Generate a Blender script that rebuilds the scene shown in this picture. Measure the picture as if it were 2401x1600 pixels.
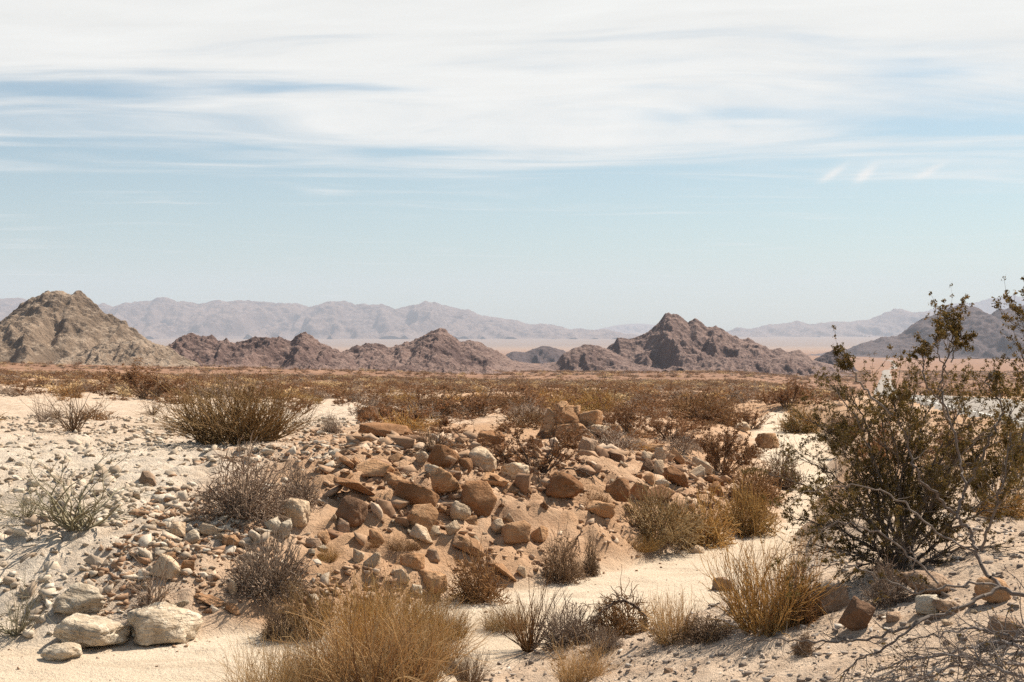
import bpy, math
import numpy as np
from mathutils import Vector, Matrix

R = math.radians
scene = bpy.context.scene
for o in list(bpy.data.objects):
    bpy.data.objects.remove(o)

# ------------------------------------------------------------------ camera
CAM_Z = 3.3
F = 50.0 / 36.0 * 2401.0            # focal length in photo pixels
cam_d = bpy.data.cameras.new('camera')
cam_d.lens = 50.0
cam_d.sensor_width = 36.0
cam_d.clip_start = 0.1
cam_d.clip_end = 60000
cam = bpy.data.objects.new('camera', cam_d)
scene.collection.objects.link(cam)
cam.location = (0, 0, CAM_Z)
cam.rotation_euler = (R(90), 0, 0)
scene.camera = cam

# ------------------------------------------------------------------ light
SUN_EL, SUN_AZ = R(49), R(46)       # azimuth from the view direction (+Y) towards the right (+X)
EXPOSURE = 0.74
SKY_STRENGTH = 0.063
SUN_STRENGTH = 5.0
HAZE = 0.8e-4

sun_d = bpy.data.lights.new('sun', 'SUN')
sun_d.energy = SUN_STRENGTH
sun_d.angle = R(0.53)
sun_d.color = (1.0, 0.91, 0.785)
sun = bpy.data.objects.new('sun', sun_d)
scene.collection.objects.link(sun)
sv = Vector((math.sin(SUN_AZ) * math.cos(SUN_EL), math.cos(SUN_AZ) * math.cos(SUN_EL), math.sin(SUN_EL)))
sun.rotation_euler = sv.to_track_quat('Z', 'Y').to_euler()
sun.location = sv * 50

world = bpy.data.worlds.new('World')
scene.world = world
world.use_nodes = True


class G:
    """small helper that writes shader node graphs"""
    def __init__(self, nt):
        self.nt = nt

    def n(self, t, **kw):
        nd = self.nt.nodes.new(t)
        for k, v in kw.items():
            setattr(nd, k, v)
        return nd

    def put(self, sock, v):
        if isinstance(v, bpy.types.NodeSocket):
            self.nt.links.new(v, sock)
        elif v is not None:
            if sock.type == 'RGBA' and len(v) == 3:
                v = (*v, 1)
            sock.default_value = v

    def m(self, op, a, b=None, c=None, clamp=False):
        nd = self.n('ShaderNodeMath', operation=op, use_clamp=clamp)
        self.put(nd.inputs[0], a)
        if b is not None: self.put(nd.inputs[1], b)
        if c is not None: self.put(nd.inputs[2], c)
        return nd.outputs[0]

    def mix(self, f, a, b, mode='MIX'):
        nd = self.n('ShaderNodeMix', data_type='RGBA', blend_type=mode)
        self.put(nd.inputs[0], f); self.put(nd.inputs[6], a); self.put(nd.inputs[7], b)
        return nd.outputs[2]

    def ramp(self, x, a, b, lo=0.0, hi=1.0):
        nd = self.n('ShaderNodeMapRange', interpolation_type='SMOOTHSTEP')
        self.put(nd.inputs[0], x)
        nd.inputs[1].default_value = a; nd.inputs[2].default_value = b
        nd.inputs[3].default_value = lo; nd.inputs[4].default_value = hi
        return nd.outputs[0]

    def noise(self, vec, scale, detail=4, rough=0.55, dist=0.0):
        nd = self.n('ShaderNodeTexNoise')
        self.put(nd.inputs['Vector'], vec)
        nd.inputs['Scale'].default_value = scale
        nd.inputs['Detail'].default_value = detail
        nd.inputs['Roughness'].default_value = rough
        nd.inputs['Distortion'].default_value = dist
        return nd.outputs[0]

    def scale(self, vec, s, off=(0, 0, 0)):
        nd = self.n('ShaderNodeMapping')
        self.put(nd.inputs[0], vec)
        nd.inputs['Scale'].default_value = s
        nd.inputs['Location'].default_value = off
        return nd.outputs[0]


g = G(world.node_tree)
bg = world.node_tree.nodes['Background']
sky = g.n('ShaderNodeTexSky', sky_type='NISHITA', sun_disc=False)
sky.sun_elevation = SUN_EL
sky.sun_rotation = SUN_AZ
sky.altitude = 500
sky.air_density = 1.0
sky.dust_density = 1.3
sky.ozone_density = 1.2
dirv = g.n('ShaderNodeTexCoord').outputs['Generated']
sep = g.n('ShaderNodeSeparateXYZ'); g.put(sep.inputs[0], dirv)
dx, dy, dz = sep.outputs
zz = g.m('MAXIMUM', dz, 0.012)
cx, cy = g.m('DIVIDE', dx, zz), g.m('DIVIDE', dy, zz)      # where the ray meets a flat cloud deck
comb = g.n('ShaderNodeCombineXYZ'); g.put(comb.inputs[0], cx); g.put(comb.inputs[1], cy)
deck = comb.outputs[0]
# long streaks of cirrus, drawn out sideways across the view
warp = g.noise(g.scale(deck, (0.28, 0.5, 1), (3.1, 1.7, 0)), 1.0, 2, 0.5)
cyw = g.m('ADD', cy, g.m('MULTIPLY', g.m('SUBTRACT', warp, 0.5), 3.2))
comb2 = g.n('ShaderNodeCombineXYZ'); g.put(comb2.inputs[0], cx); g.put(comb2.inputs[1], cyw)
streak = g.noise(g.scale(comb2.outputs[0], (0.42, 1.15, 1), (2.4, 7.3, 0)), 1.0, 5, 0.55)
wisp = g.noise(g.scale(comb2.outputs[0], (1.9, 3.2, 1), (5.1, 0.2, 0)), 1.0, 5, 0.58)
dens = g.m('ADD', g.m('MULTIPLY', g.m('SUBTRACT', g.m('MULTIPLY', streak, 1.35), .17), 0.78), g.m('MULTIPLY', wisp, 0.22))
edge = g.m('MULTIPLY', g.ramp(cyw, 5.0, 10.6, 0.34, -0.12), g.ramp(cy, 1.6, 4.0))    # thickest in a broad band, opened overhead, out of view, to cut fill light, thinning out in the distance
veil = g.m('MULTIPLY', g.ramp(cy, 5.4, 4.4, 0.0, 0.16), g.ramp(cy, 1.6, 4.0))  # veil likewise kept off the unseen overhead sky to deepen shadows
# blue openings in the deck: (azimuth px, elevation px, half width, half height, depth)
az = g.m('ADD', g.m('MULTIPLY', g.m('DIVIDE', dx, g.m('MAXIMUM', dy, 0.02)), F), 1200.5)
el = g.m('SUBTRACT', 800.5, g.m('MULTIPLY', g.m('DIVIDE', dz, g.m('MAXIMUM', dy, 0.02)), F))
wv = g.m('MULTIPLY', g.m('SUBTRACT', g.noise(g.scale(deck, (0.9, 1.6, 1)), 1.0, 3, 0.6), 0.5), 90.0)
elw = g.m('ADD', el, wv)
gap = None
for (gu, gv, hw, hh, k, *sl) in ((200, 212, 330, 26, .26), (620, 205, 120, 14, .15), (850, 205, 190, 20, .22), (1000, 358, 190, 15, .2),
                            (2180, 165, 170, 30, .26), (1720, 270, 260, 18, .2), (2250, 300, 260, 22, .28),
                            (590, 352, 90, 12, .16), (60, 345, 120, 12, .16), (1500, 200, 150, 14, .1), (100, 440, 330, 16, .16), (1950, 410, 30, 10, -.24, .62), (2028, 410, 24, 13, -.26, .7), (2180, 402, 34, 9, -.18, .5), (380, 458, 170, 10, -.2), (760, 455, 90, 9, -.12)):
    a = g.m('DIVIDE', g.m('SUBTRACT', az, float(gu)), float(hw))
    ev = g.m('ADD', el, g.m('MULTIPLY', g.m('SUBTRACT', az, float(gu)), sl[0])) if sl else elw
    b = g.m('DIVIDE', g.m('SUBTRACT', ev, float(gv)), float(hh))
    e = g.m('EXPONENT', g.m('MULTIPLY', g.m('ADD', g.m('MULTIPLY', a, a), g.m('MULTIPLY', b, b)), -1.0))
    e = g.m('MULTIPLY', e, k)
    gap = e if gap is None else g.m('ADD', gap, e)
front = g.m('GREATER_THAN', dy, 0.05)
gap = g.m('MULTIPLY', gap, front)
cov = g.m('SUBTRACT', g.m('ADD', g.m('ADD', dens, edge), veil), gap)
cloud = g.ramp(cov, 0.41, 0.93)
cloud = g.m('MULTIPLY', cloud, g.ramp(dz, 0.0, 0.03))
skyc = g.mix(1.0, sky.outputs[0], (0.86, 1.0, 0.965), 'MULTIPLY')
lum = g.m('ADD', 0.80, g.m('MULTIPLY', g.m('ADD', wisp, streak), 0.2))
cl = g.n('ShaderNodeCombineXYZ')
for i, c in enumerate((9.0, 8.9, 8.45)):
    g.put(cl.inputs[i], g.m('MULTIPLY', lum, c))
g.put(bg.inputs[0], g.mix(g.m('MULTIPLY', cloud, 0.94), skyc, cl.outputs[0]))
bg.inputs[1].default_value = SKY_STRENGTH
world.cycles.sampling_method = 'NONE'          # smooth sky: found by bounced rays alone, which is faster

vs = scene.view_settings
vs.view_transform = 'Standard'
vs.look = 'None'
vs.exposure = EXPOSURE
vs.gamma = 1.0
vs.use_curve_mapping = False
scene.display_settings.display_device = 'sRGB'
scene.cycles.use_denoising = False
scene.cycles.max_bounces = 4
scene.cycles.diffuse_bounces = 2
scene.cycles.volume_bounces = 1
scene.cycles.transparent_max_bounces = 4
scene.cycles.sample_clamp_indirect = 4.0
scene.cycles.use_adaptive_sampling = False
scene.cycles.pixel_filter_type = 'BLACKMAN_HARRIS'
scene.cycles.filter_width = 1.5

# ------------------------------------------------------------------ numeric helpers
def hash3(ix, iy, iz, seed):
    h = (ix.astype(np.int64) * 374761393 + iy.astype(np.int64) * 668265263 + iz.astype(np.int64) * 2147483647 + seed * 144665) & 0xFFFFFFFF
    h = ((h ^ (h >> 13)) * 1274126177) & 0xFFFFFFFF
    h = ((h ^ (h >> 15)) * 2246822519) & 0xFFFFFFFF
    return (h ^ (h >> 16)) & 0xFFFFFFFF

_gr = np.random.default_rng(5).normal(size=(256, 3))
_gr /= np.linalg.norm(_gr, axis=1)[:, None]

def perlin(x, y, z=None, seed=0):
    x = np.asarray(x, float); y = np.asarray(y, float)
    z = np.zeros_like(x) + 0.37 if z is None else np.asarray(z, float)
    xi, yi, zi = np.floor(x), np.floor(y), np.floor(z)
    fx, fy, fz = x - xi, y - yi, z - zi
    u, v, w = (t * t * t * (t * (t * 6 - 15) + 10) for t in (fx, fy, fz))
    out = 0
    for a in (0, 1):
        for b in (0, 1):
            for c in (0, 1):
                gi = _gr[hash3(xi + a, yi + b, zi + c, seed) & 255]
                d = gi[..., 0] * (fx - a) + gi[..., 1] * (fy - b) + gi[..., 2] * (fz - c)
                out = out + d * (u if a else 1 - u) * (v if b else 1 - v) * (w if c else 1 - w)
    return out * 1.5

def fbm(x, y, z=None, o=4, seed=0, gain=0.5, ridged=False):
    a, s, f = 1.0, 0.0, 1.0
    for k in range(o):
        p = perlin(x * f, y * f, None if z is None else z * f, seed + k * 17)
        if ridged: p = 0.5 - np.abs(p) * 1.6
        s = s + a * p
        a *= gain; f *= 2.03
    return s

def sstep(x, a, b):
    t = np.clip((x - a) / (b - a), 0, 1)
    return t * t * (3 - 2 * t)

def mesh_np(name, V, faces, attrs=None, smooth=False):
    """faces: one (n,k) integer array or a list of them"""
    if not isinstance(faces, list): faces = [faces]
    me = bpy.data.meshes.new(name)
    V = np.ascontiguousarray(V, dtype=np.float32)
    me.vertices.add(len(V)); me.vertices.foreach_set('co', V.ravel())
    loops = np.concatenate([f.ravel() for f in faces]).astype(np.int32)
    tot = np.concatenate([np.full(len(f), f.shape[1]) for f in faces]).astype(np.int32)
    st = np.concatenate([[0], np.cumsum(tot)[:-1]]).astype(np.int32)
    me.loops.add(len(loops)); me.loops.foreach_set('vertex_index', loops)
    me.polygons.add(len(tot)); me.polygons.foreach_set('loop_start', st); me.polygons.foreach_set('loop_total', tot)
    for k, a in (attrs or {}).items():
        at = me.attributes.new(k, 'FLOAT', 'POINT')
        at.data.foreach_set('value', np.ascontiguousarray(a, dtype=np.float32))
    me.update(calc_edges=True)
    if smooth:
        me.polygons.foreach_set('use_smooth', np.ones(len(tot), dtype=bool))
    return me

def grid_faces(nr, nc):
    i = np.arange((nr - 1) * nc).reshape(nr - 1, nc)[:, :-1].ravel()
    return np.stack([i, i + 1, i + nc + 1, i + nc], 1)

def link(name, data, mat=None, parent=None, loc=None, rot=None, sc=None, **props):
    o = bpy.data.objects.new(name, data)
    scene.collection.objects.link(o)
    if mat is not None:
        if len(data.materials) == 0: data.materials.append(mat)
        else:
            o.material_slots[0].link = 'OBJECT'; o.material_slots[0].material = mat
    if parent: o.parent = parent
    if loc is not None: o.location = loc
    if rot is not None: o.rotation_euler = rot
    if sc is not None: o.scale = sc
    for k, v in props.items(): o[k] = v
    return o

# ------------------------------------------------------------------ terrain
EDGE_L = np.array([(-30, 9), (-16, 13), (-9, 15.0), (-5.54, 15.4), (-3.56, 15.4), (-2.89, 16.07), (-1.97, 16.5), (-1.07, 17.75), (-.12, 18.8), (1.21, 20.2),
                   (2.16, 21.8), (3.48, 23.2), (4.45, 24.7), (5.5, 28.2), (6.2, 32.4), (6.8, 38.6), (8.7, 51), (10.0, 57), (11.2, 62)], float)
EDGE_R = np.array([(-30, 3), (-16, 7), (-8, 9), (-3.6, 10), (-1.8, 12.2), (-.44, 14.3), (.23, 15.3), (1.43, 15.75), (2.53, 16.8), (3.9, 20), (5.1, 24.5), (6.9, 30.6),
                   (8.7, 38.6), (11.2, 51), (11.9, 57), (12.0, 62)], float)
WASH = np.concatenate([EDGE_L, EDGE_R[::-1]])

def seg_dist(x, y, P):
    best = np.full(x.shape, 1e9)
    for (ax, ay), (bx, by) in zip(P[:-1], P[1:]):
        ux, uy = bx - ax, by - ay
        t = np.clip(((x - ax) * ux + (y - ay) * uy) / (ux * ux + uy * uy), 0, 1)
        best = np.minimum(best, (x - ax - t * ux) ** 2 + (y - ay - t * uy) ** 2)
    return np.sqrt(best)

def inside(x, y, P):
    ins = np.zeros(x.shape, bool)
    n = len(P)
    for i in range(n):
        (ax, ay), (bx, by) = P[i], P[(i + 1) % n]
        if ay == by: continue
        c = ((ay > y) != (by > y)) & (x < (bx - ax) * (y - ay) / (by - ay) + ax)
        ins ^= c
    return ins

PC_Y = [-1e4, 0, 20, 28, 40, 60, 100, 200, 400, 560, 800, 1200, 2000, 3500, 5500, 8000, 12000, 16000, 40000]
PC_Z = [1.5, 1.5, 1.5, 1.45, 1.0, .5, -.5, -2.9, -6.3, -8.7, -14, -19, -25, -28, -15, 14, 60, 110, 300]
PR_Z = [1.3, 1.3, 1.25, 1.25, 1.2, .8, -.6, -4.4, -9.8, -12.2, -15.4, -19.5, -24.2, -27, -15, 14, 60, 110, 300]

def masks(x, y):
    near = (np.abs(x) < 60) & (y < 130) & (y > -40)
    dL = np.full(x.shape, 60.0); dR = np.full(x.shape, 60.0); ins = np.zeros(x.shape, bool)
    if near.any():
        xn = x[near] + 0.28 * fbm(x[near] * .7, y[near] * .7, o=3, seed=3)
        yn = y[near] + 0.28 * fbm(x[near] * .7, y[near] * .7, o=3, seed=9)
        dL[near] = seg_dist(xn, yn, EDGE_L); dR[near] = seg_dist(xn, yn, EDGE_R)
        ins[near] = inside(xn, yn, WASH)
    return dL, dR, ins

def terrain(x, y, full=False):
    x = np.asarray(x, float); y = np.asarray(y, float)
    pc = np.interp(y, PC_Y, PC_Z); pr = np.interp(y, PC_Y, PR_Z)
    s = x / np.maximum(y, 30.0)
    wr = sstep(s, .15, .23)
    plain = pc * (1 - wr) + pr * wr
    plain = plain + 0.022 * np.logaddexp(0, (-x - 4) / 4) * 4 * sstep(y, 20, 60) * (1 - sstep(y, 900, 3000))
    far_s = sstep(y, 60, 300)
    plain = plain + far_s * (0.3 * perlin(x / 45, y / 60, seed=40) + 1.0 * sstep(y, 300, 900) * perlin(x / 160, y / 220, seed=41))
    dL, dR, ins = masks(x, y)
    wL = dR / (dL + dR + 1e-6)
    wL = sstep(wL, .42, .58)
    # left bank: steep cut, rocky shoulder, then the open fan
    hump = 0.34 * np.exp(-(((x + .2) / 3.6) ** 2 + ((y - 23.4) / 2.6) ** 2)) + 0.15 * np.exp(-(((x - 2.2) / 1.6) ** 2 + ((y - 27.6) / 2.0) ** 2))
    zL = (plain + hump) * (1 - np.exp(-dL / (2.5 + 0.9 * np.clip(-x - 2, 0, 4) / 4)))
    # right bank: gravel slope
    rp = np.clip(0.24 * (x + 0.5), 0.12, 1.22)
    rp = np.where(y > 18, rp * (1 - sstep(y, 18, 34)) + plain * sstep(y, 18, 34), rp)
    zR = rp * (1 - np.exp(-dR / 0.9))
    zb = zL * wL + zR * (1 - wL)
    zn = 1.55 * (1 - sstep(np.hypot(x - .5, y), 2.5, 9.0))
    zb = np.where(y < 12, np.maximum(zb, zn), zb)
    zw = 0.015 * fbm(x * .8, y * .8, o=3, seed=7) + 0.55 * sstep(y, 50, 80)
    z = np.where(ins, zw, np.where(y < 45, np.maximum(zb, 0), zb))
    out = np.where(ins, 0, np.minimum(dL, dR))
    # relief
    near = (y < 140)
    rough = np.zeros_like(z)
    if near.any():
        xn, yn, on = x[near], y[near], np.clip(out[near] / 0.5, 0, 1)
        wl = wL[near]
        rocky = np.exp(-(((xn + .3) / 5.0) ** 2 + ((yn - 22) / 4.5) ** 2))
        r = 0.07 * fbm(xn * .5, yn * .5, o=3, seed=21) + 0.05 * fbm(xn * 2.2, yn * 2.2, o=4, seed=22, gain=.6)
        r = r + rocky * (0.12 * fbm(xn * .9, yn * .9, o=5, seed=23, gain=.55, ridged=True))
        r = r + wl * 0.05 * fbm(xn * 4, yn * 4, o=4, seed=24, gain=.65)
        r = r + rocky * .05 * fbm(xn * 6, yn * 6, o=3, seed=25, gain=.6, ridged=True)
        led = (yn - .42 * xn) * 1.15 + .55 * fbm(xn * .8, yn * .8, o=3, seed=33)
        fr = led - np.floor(led)
        r = r + rocky * .17 * (sstep(fr, .0, .12) - fr)
        # rills worn into the cut bank
        rills = np.exp(-((out[near] - .7) / .6) ** 2) * wl
        r = r - rills * 0.10 * np.abs(perlin(xn * 2.6 + .6 * yn, yn * .5, seed=31)) 
        rough[near] = r * on + (1 - on) * (0.014 * fbm(xn * 2.2, yn * 3, o=4, seed=28) + .006 * fbm(xn * 9, yn * 9, o=2, seed=29))
    z = z + rough
    if full:
        return z, ins, dL, dR, wL
    return z

TG = {}
def lookup(field, x, y):
    """bilinear look-up in the finished ground sheet (fields z, out = distance outside the wash, left = left bank)"""
    yr, t, A_ = TG['y'], TG['t'], TG[field]
    x = np.asarray(x, float); y = np.asarray(y, float)
    fi = np.clip(np.interp(y, yr, np.arange(len(yr))), 0, len(yr) - 1.001)
    fj = np.clip(np.interp(x / (0.75 * np.maximum(y, 0) + 26), t, np.arange(len(t))), 0, len(t) - 1.001)
    i, j = fi.astype(int), fj.astype(int); a, b = fi - i, fj - j
    return (A_[i, j] * (1 - a) + A_[i + 1, j] * a) * (1 - b) + (A_[i, j + 1] * (1 - a) + A_[i + 1, j + 1] * a) * b

def zat(x, y):
    return float(lookup('z', np.array([x]), np.array([y]))[0])

_ys = np.concatenate([np.linspace(8.5, 70, 420), np.geomspace(72, 1500, 120)])
def hit(u, v):
    """the spot on the ground seen at photo pixel (u, v)"""
    ys = _ys
    for _ in range(2):
        x = (u - 1200.5) / F * ys
        zr = CAM_Z - (v - 800.5) / F * ys
        k = np.nonzero(lookup('z', x, ys) >= zr)[0]
        k = k[0] if len(k) else len(ys) - 1
        res = Vector((x[k], ys[k], zr[k]))
        ys = np.linspace(ys[max(k - 1, 0)], ys[k], 16)
    return res

def P3(u, v, Y):
    return np.array([(u - 1200.5) / F * Y, Y, CAM_Z - (v - 800.5) / F * Y])

# ------------------------------------------------------------------ materials
def new_mat(name):
    m = bpy.data.materials.new(name)
    m.use_nodes = True
    b = m.node_tree.nodes['Principled BSDF']
    b.inputs['Roughness'].default_value = 0.92
    b.inputs['Specular IOR Level'].default_value = 0.15
    return m, G(m.node_tree), b

def bump(g, b, h, strength, dist):
    nd = g.n('ShaderNodeBump')
    nd.inputs['Strength'].default_value = strength
    nd.inputs['Distance'].default_value = dist
    g.put(nd.inputs['Height'], h)
    g.put(b.inputs['Normal'], nd.outputs[0])

def ground_mat():
    m, g, b = new_mat('desert_soil')
    pos = g.n('ShaderNodeNewGeometry').outputs['Position']
    def at(n):
        nd = g.n('ShaderNodeAttribute', attribute_name=n); return nd.outputs['Fac']
    big = g.noise(pos, 0.35, 4, .6)
    mid = g.noise(pos, 2.2, 5, .65)
    fine = g.noise(pos, 17, 4, .7)
    grit = g.noise(pos, 60, 3, .7)
    soil = g.mix(g.ramp(mid, .3, .7), (.42, .25, .145), (.55, .365, .23))
    soil = g.mix(g.ramp(big, .35, .65), soil, (.46, .28, .16))
    pale = g.mix(g.ramp(mid, .3, .7), (.50, .40, .30), (.66, .56, .445))
    c = g.mix(at('pale'), soil, pale)
    sand = g.mix(g.ramp(big, .3, .7), (.61, .48, .345), (.69, .575, .435))
    sand = g.mix(g.ramp(fine, .52, .75, 0, .3), sand, (.42, .31, .21))
    flow = g.noise(g.scale(pos, (.9, 2.6, 1)), 1.0, 5, .65, .6)
    sand = g.mix(g.ramp(flow, .48, .66, 0, .55), sand, (.47, .36, .25))
    sand = g.mix(g.m('MULTIPLY', g.ramp(grit, .58, .7), .4), sand, (.30, .22, .15))
    c = g.mix(g.m('MULTIPLY', g.ramp(grit, .56, .72), .45), c, (.22, .14, .085))
    c = g.mix(at('wash'), c, sand)
    # scrub and open flats too far off to tell the bushes apart
    dots = g.noise(g.scale(pos, (.12, .05, 1)), 1.0, 4, .7)
    farc = g.mix(g.ramp(dots, .42, .6), (.27, .145, .085), (.165, .078, .044))
    c = g.mix(at('farscrub'), c, farc)
    flats = g.mix(g.noise(g.scale(pos, (.0012, .004, 1)), 1.0, 4, .6), (.17, .118, .092), (.27, .195, .15))
    c = g.mix(at('flats'), c, flats)
    g.put(b.inputs['Base Color'], c)
    h = g.m('ADD', g.m('MULTIPLY', fine, 1.0), g.m('MULTIPLY', grit, .45))
    bump(g, b, h, 0.9, 0.05)
    return m

def rock_mat(name, dark, mid, light, strata=0.0, cov=.5):
    WARM = (1.0, .96, .90) if name in ('white_rock', 'pale_rock') else (1.04, .86, .70)
    dark, mid, light = (tuple(a * b for a, b in zip(c, WARM)) for c in (dark, mid, light))
    m, g, b = new_mat(name)
    tc = g.n('ShaderNodeTexCoord').outputs['Object']
    rnd = g.n('ShaderNodeObjectInfo').outputs['Random']
    off = g.n('ShaderNodeVectorMath', operation='ADD'); g.put(off.inputs[0], tc)
    cb = g.n('ShaderNodeCombineXYZ'); g.put(cb.inputs[0], g.m('MULTIPLY', rnd, 37.0)); g.put(cb.inputs[1], g.m('MULTIPLY', rnd, 91.0))
    g.put(off.inputs[1], cb.outputs[0])
    v = off.outputs[0]
    n1 = g.noise(v, 1.6, 5, .65, .4)
    n2 = g.noise(v, 7.0, 5, .7)
    n3 = g.noise(v, 30.0, 3, .7)
    c = g.mix(g.ramp(n1, .32, .68), dark, mid)
    c = g.mix(g.ramp(n2, cov - .02, cov + .25), c, light)
    c = g.mix(g.m('MULTIPLY', g.ramp(n3, .56, .7), .55), c, tuple(k * .45 for k in dark))
    c = g.mix(1.0, c, g.mix(rnd, (.86, .84, .82), (1.1, 1.06, 1.02)), 'MULTIPLY')
    g.put(b.inputs['Base Color'], c)
    h = g.m('ADD', g.m('MULTIPLY', n2, .7), g.m('MULTIPLY', n3, .35))
    if strata:
        w = g.noise(g.scale(v, (1.2, 1.6, 11)), 1.0, 4, .6, .3)
        h = g.m('ADD', h, g.m('MULTIPLY', w, strata))
    bump(g, b, h, .8, .09)
    return m

MR = {
    'tan': rock_mat('tan_rock', (.31, .205, .125), (.45, .325, .215), (.58, .45, .32), .5),
    'slab': rock_mat('layered_rock', (.28, .185, .115), (.43, .31, .21), (.56, .43, .31), 1.3),
    'pale': rock_mat('pale_rock', (.42, .31, .215), (.57, .455, .335), (.67, .57, .44), .4, .45),
    'white': rock_mat('white_rock', (.40, .33, .25), (.60, .53, .43), (.70, .64, .54), 1.4, .46),
    'brown': rock_mat('varnished_rock', (.21, .125, .07), (.33, .215, .13), (.48, .35, .235), .3, .55),
    'dark': rock_mat('dark_rock', (.13, .09, .065), (.21, .15, .11), (.34, .25, .18), .3, .58),
    'grey': rock_mat('grey_rock', (.24, .195, .16), (.36, .30, .25), (.52, .45, .38), .5, .5),
}

def twig_mat(name, c1, c2, c3=None, translucent=0.0):
    m, g, b = new_mat(name)
    t = g.n('ShaderNodeAttribute', attribute_name='tint').outputs['Fac']
    r = g.n('ShaderNodeObjectInfo').outputs['Random']
    c = g.mix(t, c1, c2)
    if c3: c = g.mix(g.ramp(t, .8, .95), c, c3)
    c = g.mix(1.0, c, g.mix(r, (.82, .82, .82), (1.14, 1.1, 1.06)), 'MULTIPLY')
    g.put(b.inputs['Base Color'], c)
    b.inputs['Roughness'].default_value = .75
    if translucent:
        nt = g.nt
        tr = g.n('ShaderNodeBsdfTranslucent'); g.put(tr.inputs[0], c)
        mx = g.n('ShaderNodeMixShader'); mx.inputs[0].default_value = translucent
        nt.links.new(b.outputs[0], mx.inputs[1]); nt.links.new(tr.outputs[0], mx.inputs[2])
        nt.links.new(mx.outputs[0], nt.nodes['Material Output'].inputs[0])
    return m

MT = {
    'straw': twig_mat('straw_twigs', (.50, .35, .175), (.74, .57, .34), (.38, .24, .12), .45),
    'gold': twig_mat('golden_twigs', (.52, .33, .125), (.72, .52, .24), (.34, .20, .08), .5),
    'grey': twig_mat('grey_twigs', (.29, .21, .15), (.47, .365, .28), (.20, .13, .095), .25),
    'rust': twig_mat('rust_twigs', (.27, .145, .06), (.44, .26, .12), (.16, .09, .045), .3),
    'brown': twig_mat('brown_twigs', (.155, .095, .055), (.26, .17, .10), (.34, .24, .15), .05),
    'olive': twig_mat('olive_twigs', (.20, .122, .052), (.32, .20, .088), (.36, .25, .12), .12),
    'sage': twig_mat('sage_twigs', (.22, .195, .12), (.36, .31, .21), (.44, .37, .27), .12),
    'leaf': twig_mat('resin_leaves', (.095, .066, .018), (.175, .118, .034), (.25, .145, .05), .35),
    'leafb': twig_mat('dry_leaves', (.18, .088, .040), (.285, .148, .068), (.36, .21, .10), .2),
    'dry': twig_mat('dry_stems', (.47, .31, .165), (.74, .56, .32), (.30, .18, .10), .5),
    'bark': twig_mat('grey_bark', (.16, .125, .105), (.33, .28, .245), (.10, .075, .06)),
    'bark2': twig_mat('weathered_bark', (.11, .085, .068), (.27, .22, .185), (.08, .06, .05)),
    'wood': twig_mat('dark_bark', (.09, .065, .048), (.20, .155, .12), (.30, .25, .21)),
    'dead': twig_mat('dead_wood', (.055, .036, .026), (.12, .08, .055), (.16, .11, .08)),
}

# ------------------------------------------------------------------ ground sheet
def build_ground():
    yr = np.concatenate([np.linspace(-60, 7, 24), np.geomspace(8, 11, 22)[:-1], np.geomspace(11, 40, 330)[:-1], np.geomspace(40, 140, 110)[:-1],
                         np.geomspace(140, 16000, 150)])
    t = np.linspace(-1, 1, 561)
    t = t * (0.42 + 0.58 * np.abs(t) ** 2.2)
    Y = np.repeat(yr[:, None], len(t), 1)
    X = t[None, :] * (0.75 * np.maximum(Y, 0) + 26)
    z, ins, dL, dR, wL = terrain(X, Y, True)
    out = np.where(ins, np.minimum(dL, dR), -np.minimum(dL, dR))
    TG.update(y=yr, t=t, z=z, out=-out, left=wL)
    wash = sstep(out + .12 * fbm(X * 2, Y * 2, o=3, seed=77), -.35, .25) * (Y < 110)
    pale = sstep(-X + 1.6 * fbm(X * .3, Y * .3, o=3, seed=70), 2.2, 6.0) * sstep(Y, 12, 15) * (1 - sstep(Y, 60, 160)) * wL
    pale = np.maximum(pale, .55 * (1 - wL) * (Y < 26) * (1 - sstep(Y, 18, 26)))
    pale = np.maximum(pale, .35 * sstep(fbm(X * .12, Y * .12, o=3, seed=71), .05, .35) * sstep(Y, 25, 40) * (1 - sstep(Y, 60, 250)))
    fs = sstep(Y, 80, 330) * .9 * (1 - sstep(Y, 3200, 5600))
    fl = sstep(Y, 3200, 5600)
    me = mesh_np('desert_ground', np.stack([X, Y, z], -1).reshape(-1, 3), grid_faces(*X.shape),
                 {'wash': wash.ravel(), 'pale': pale.ravel(), 'farscrub': fs.ravel(), 'flats': fl.ravel()}, True)
    return link('desert_ground', me, ground_mat(), kind='structure', label='sandy desert floor with a dry wash winding between gravel banks')
build_ground()

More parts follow.
